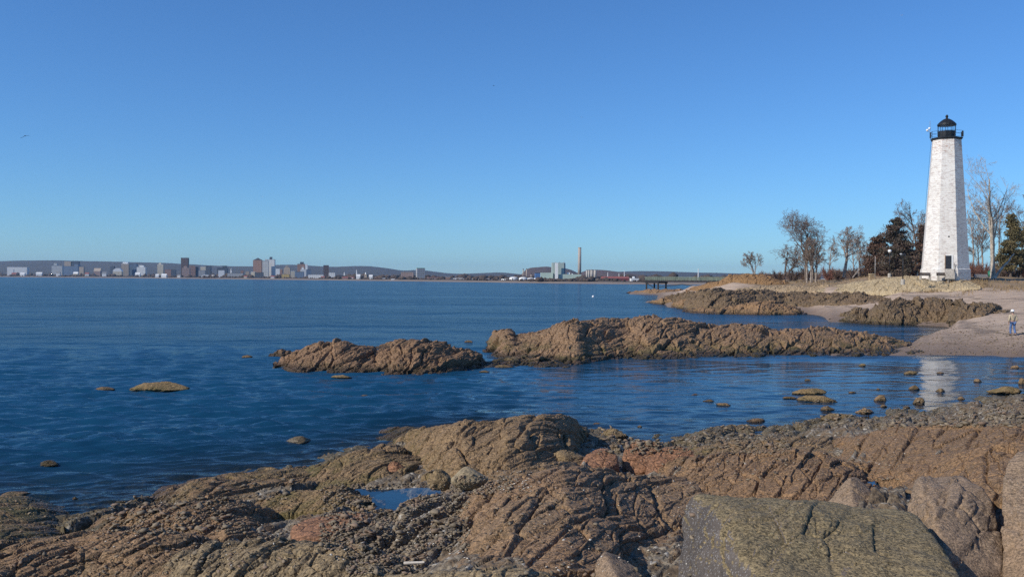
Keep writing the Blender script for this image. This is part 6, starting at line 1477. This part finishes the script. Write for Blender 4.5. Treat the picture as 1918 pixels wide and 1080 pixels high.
def arm(s):
    sh, el, wr = (s * 0.20, 0.01, 1.44), (s * 0.29, -0.06, 1.16), (s * 0.27, 0.08, 0.93); pl = (s * 0.265, 0.10, 0.86)
    ch = [[(chs, (0.17, 0.12)), (sh, 0.062), (el, 0.046), (wr, 0.031), (pl, (0.036, 0.018))]]
    for j in range(4): ox = (j - 1.5) * 0.018; L_ = (0.07, 0.08, 0.075, 0.06)[j]; ch.append([(pl, 0.03), ((s * 0.265, 0.10 + ox, 0.83), 0.010), ((s * 0.26, 0.105 + ox, 0.83 - L_ * .55), 0.009), ((s * 0.25, 0.11 + ox, 0.83 - L_), 0.008)])
    ch.append([(pl, 0.03), ((s * 0.255, 0.145, 0.865), 0.011), ((s * 0.25, 0.155, 0.835), 0.009)])
    return ch
chains = [[(pel, (0.155, 0.11)), (wst, (0.14, 0.10)), (chs, (0.17, 0.12)), (nk, 0.058), ((0, 0.05, 1.60), 0.075), ((0, 0.065, 1.69), (0.082, 0.098)), ((0, 0.06, 1.765), 0.06)],
          [((0, 0.065, 1.69), 0.08), ((0, 0.165, 1.675), 0.016)],
          [(pel, .15), (hipL, 0.09), (kL, 0.062), (aL, 0.042), ((-0.12, 0.14, 0.045), 0.036), ((-0.12, 0.20, 0.035), 0.026)], [(pel, .15), (hipR, 0.09), (kR, 0.062), (aR, 0.042), ((0.12, -0.08, 0.045), 0.036), ((0.12, -0.01, 0.035), 0.026)]] + arm(-1) + arm(1)
me = skin_mesh('body', chains, 1); o = link('body', me, SKIN, parent=wk)
jk = [[((0, 0, 0.99), (0.175, 0.13)), (wst, (0.175, 0.135)), (chs, (0.205, 0.15)), ((0, 0.03, 1.50), 0.085)]]
for s in (-1, 1): jk.append([(chs, .2), ((s * 0.205, 0.01, 1.445), 0.082), ((s * 0.295, -0.06, 1.16), 0.066), ((s * 0.278, 0.05, 0.98), 0.05)])
link('jacket', skin_mesh('jacket', jk, 1), JKT, parent=wk)
jn = [[((0, 0, 0.99), (0.165, 0.125)), ((-0.10, 0, 0.90), 0.105), ((-0.12, 0.10, 0.50), 0.082), ((-0.12, 0.05, 0.10), 0.072)], [((0, 0, 0.99), .16), ((0.10, 0, 0.90), 0.105), ((0.12, 0.03, 0.50), 0.082), ((0.12, -0.15, 0.13), 0.072)]]
link('jeans', skin_mesh('jeans', jn, 1), JEAN, parent=wk)
for s, y, z in ((-1, 0.10, 0.0), (1, -0.10, 0.0)):
    V, Fc = ico(3); Q = V * np.array([0.052, 0.145, 0.06]); Q[:, 2] = np.maximum(Q[:, 2], -0.035); part('shoe', (Q + np.array([s * 0.12, y + 0.02, 0.04]), Fc), SHOE, wk, True)
part('hat', MB().lathe([(0.0, 1.72), (0.165, 1.722), (0.17, 1.735), (0.108, 1.75), (0.10, 1.82), (0.075, 1.865), (0, 1.875)], 20, (0, 0.06, 0)), HAT, wk, True)
V, Fc = ico(3); Q = V * np.array([0.092, 0.085, 0.075]) + np.array([0, 0.03, 1.665]); part('hair', (Q, Fc), HAIRM, wk, True)
for s in (-1, 1): V, Fc = ico(2); part('ear', (V * np.array([0.012, 0.02, 0.032]) + np.array([s * 0.088, 0.06, 1.675]), Fc), SKIN, wk, True)
for s in (-1, 1): V, Fc = ico(2); part('eye', (V * 0.012 + np.array([s * 0.032, 0.155, 1.70]), Fc), SHOE, wk, True)
part('mouth', MB().box((0, 0.15, 1.625), (0.045, 0.012, 0.008)), plain('lips', (0.3, 0.12, 0.1)), wk)
wk.scale = (1.04, 1.04, 1.04)

# ------------------------------------------------------------------ gulls
def gull(label, x, y, d, span, dihL, dihR, yaw, mat, tipm):
    p = pt(x, y, d); r = thing('gull', label, 'bird', tuple(p), 'gulls in the sky', yaw); k = span / 1.3
    V = []; Fs = []
    prof = [(-0.26, 0.012), (-0.18, 0.035), (-0.05, 0.065), (0.08, 0.06), (0.16, 0.035), (0.20, 0.042), (0.25, 0.03), (0.30, 0.006)]
    n = 8
    for yy, rr in prof:
        for j in range(n): a = 2 * math.pi * j / n; V.append((rr * math.cos(a), yy, rr * math.sin(a)))
    for i in range(len(prof) - 1):
        for j in range(n): Fs.append((i * n + j, (i + 1) * n + j, (i + 1) * n + (j + 1) % n, i * n + (j + 1) % n))
    Fs += [tuple(range(n)), tuple(range(len(V) - 1, len(V) - n - 1, -1))]
    for s, dih in ((-1, dihL), (1, dihR)):
        b0 = len(V); st = [(0.04, 0.0, 0.14), (0.30, 0.07, 0.15), (0.50, -0.01, 0.10), (0.66, -0.10, 0.02)]
        for i, (xx, yo, ch) in enumerate(st):
            z = xx * math.tan(dih) * (1 if i < 2 else 0.85) + 0.03
            for zz in (0.008, -0.008): V.append((s * xx, yo + ch * 0.5, z + zz)); V.append((s * xx, yo - ch * 0.5, z + zz))
        for i in range(3):
            a = b0 + 4 * i; b_ = a + 4; Fs += [(a, a + 1, b_ + 1, b_), (a + 2, b_ + 2, b_ + 3, a + 3), (a, b_, b_ + 2, a + 2), (a + 1, a + 3, b_ + 3, b_ + 1)]
    V.extend([(-0.05, -0.24, 0.0), (0.05, -0.24, 0.0), (0.075, -0.36, 0.005), (-0.075, -0.36, 0.005), (0, -0.3, 0.02)]); b0 = len(V) - 5; Fs += [(b0, b0 + 1, b0 + 4), (b0 + 1, b0 + 2, b0 + 4), (b0 + 2, b0 + 3, b0 + 4), (b0 + 3, b0, b0 + 4), (b0 + 3, b0 + 2, b0 + 1, b0)]
    part('body', (np.array(V) * k, Fs), mat, r); part('beak', MB().tube((0, 0.29 * k, 0), (0, 0.36 * k, -0.01), 0.012 * k, 0.003 * k, 6), tipm, r)
DKG = plain('dark_gull_feathers', (0.035, 0.04, 0.05), 0.7); LTG = plain('white_gull_feathers', (0.78, 0.78, 0.78), 0.6, 0.05); BK = plain('yellow_beak', (0.5, 0.33, 0.05), 0.5)
gull('dark gull with bent wings gliding at the far left of the sky', 47, 254.5, 150, 1.35, RAD(-38), RAD(4), 0.25, DKG, BK)
for lab, x, y, d, m in (('white gull speck low over the left harbour', 491, 368, 330, LTG), ('white gull speck above and left of the lighthouse lantern', 1764, 115, 330, LTG), ('pale gull speck near the top right of the sky', 1689, 29, 340, LTG), ('dark gull speck high at the centre of the sky', 925, 161, 340, DKG), ('white gull speck above the tall chimney', 1090, 220, 380, LTG), ('white gull speck above the pier', 1218, 440, 380, LTG)):
    gull(lab, x, y, d, 1.4, RAD(14), RAD(10), rnd.uniform(-1, 1), m, BK)
b = at_z(1111, 556, 0.0)
r = thing('buoy', 'tiny white buoy floating off the tip of the point', 'buoy', (b[0], b[1], -0.1)); part('float', MB().lathe([(0.0, -0.2), (0.3, -0.05), (0.36, 0.2), (0.2, 0.5), (0.0, 0.56)], 14), WHITE, r, True); part('handle', MB().tube((0, 0, 0.5), (0, 0, 0.75), 0.04, n=6), BLACK, r)
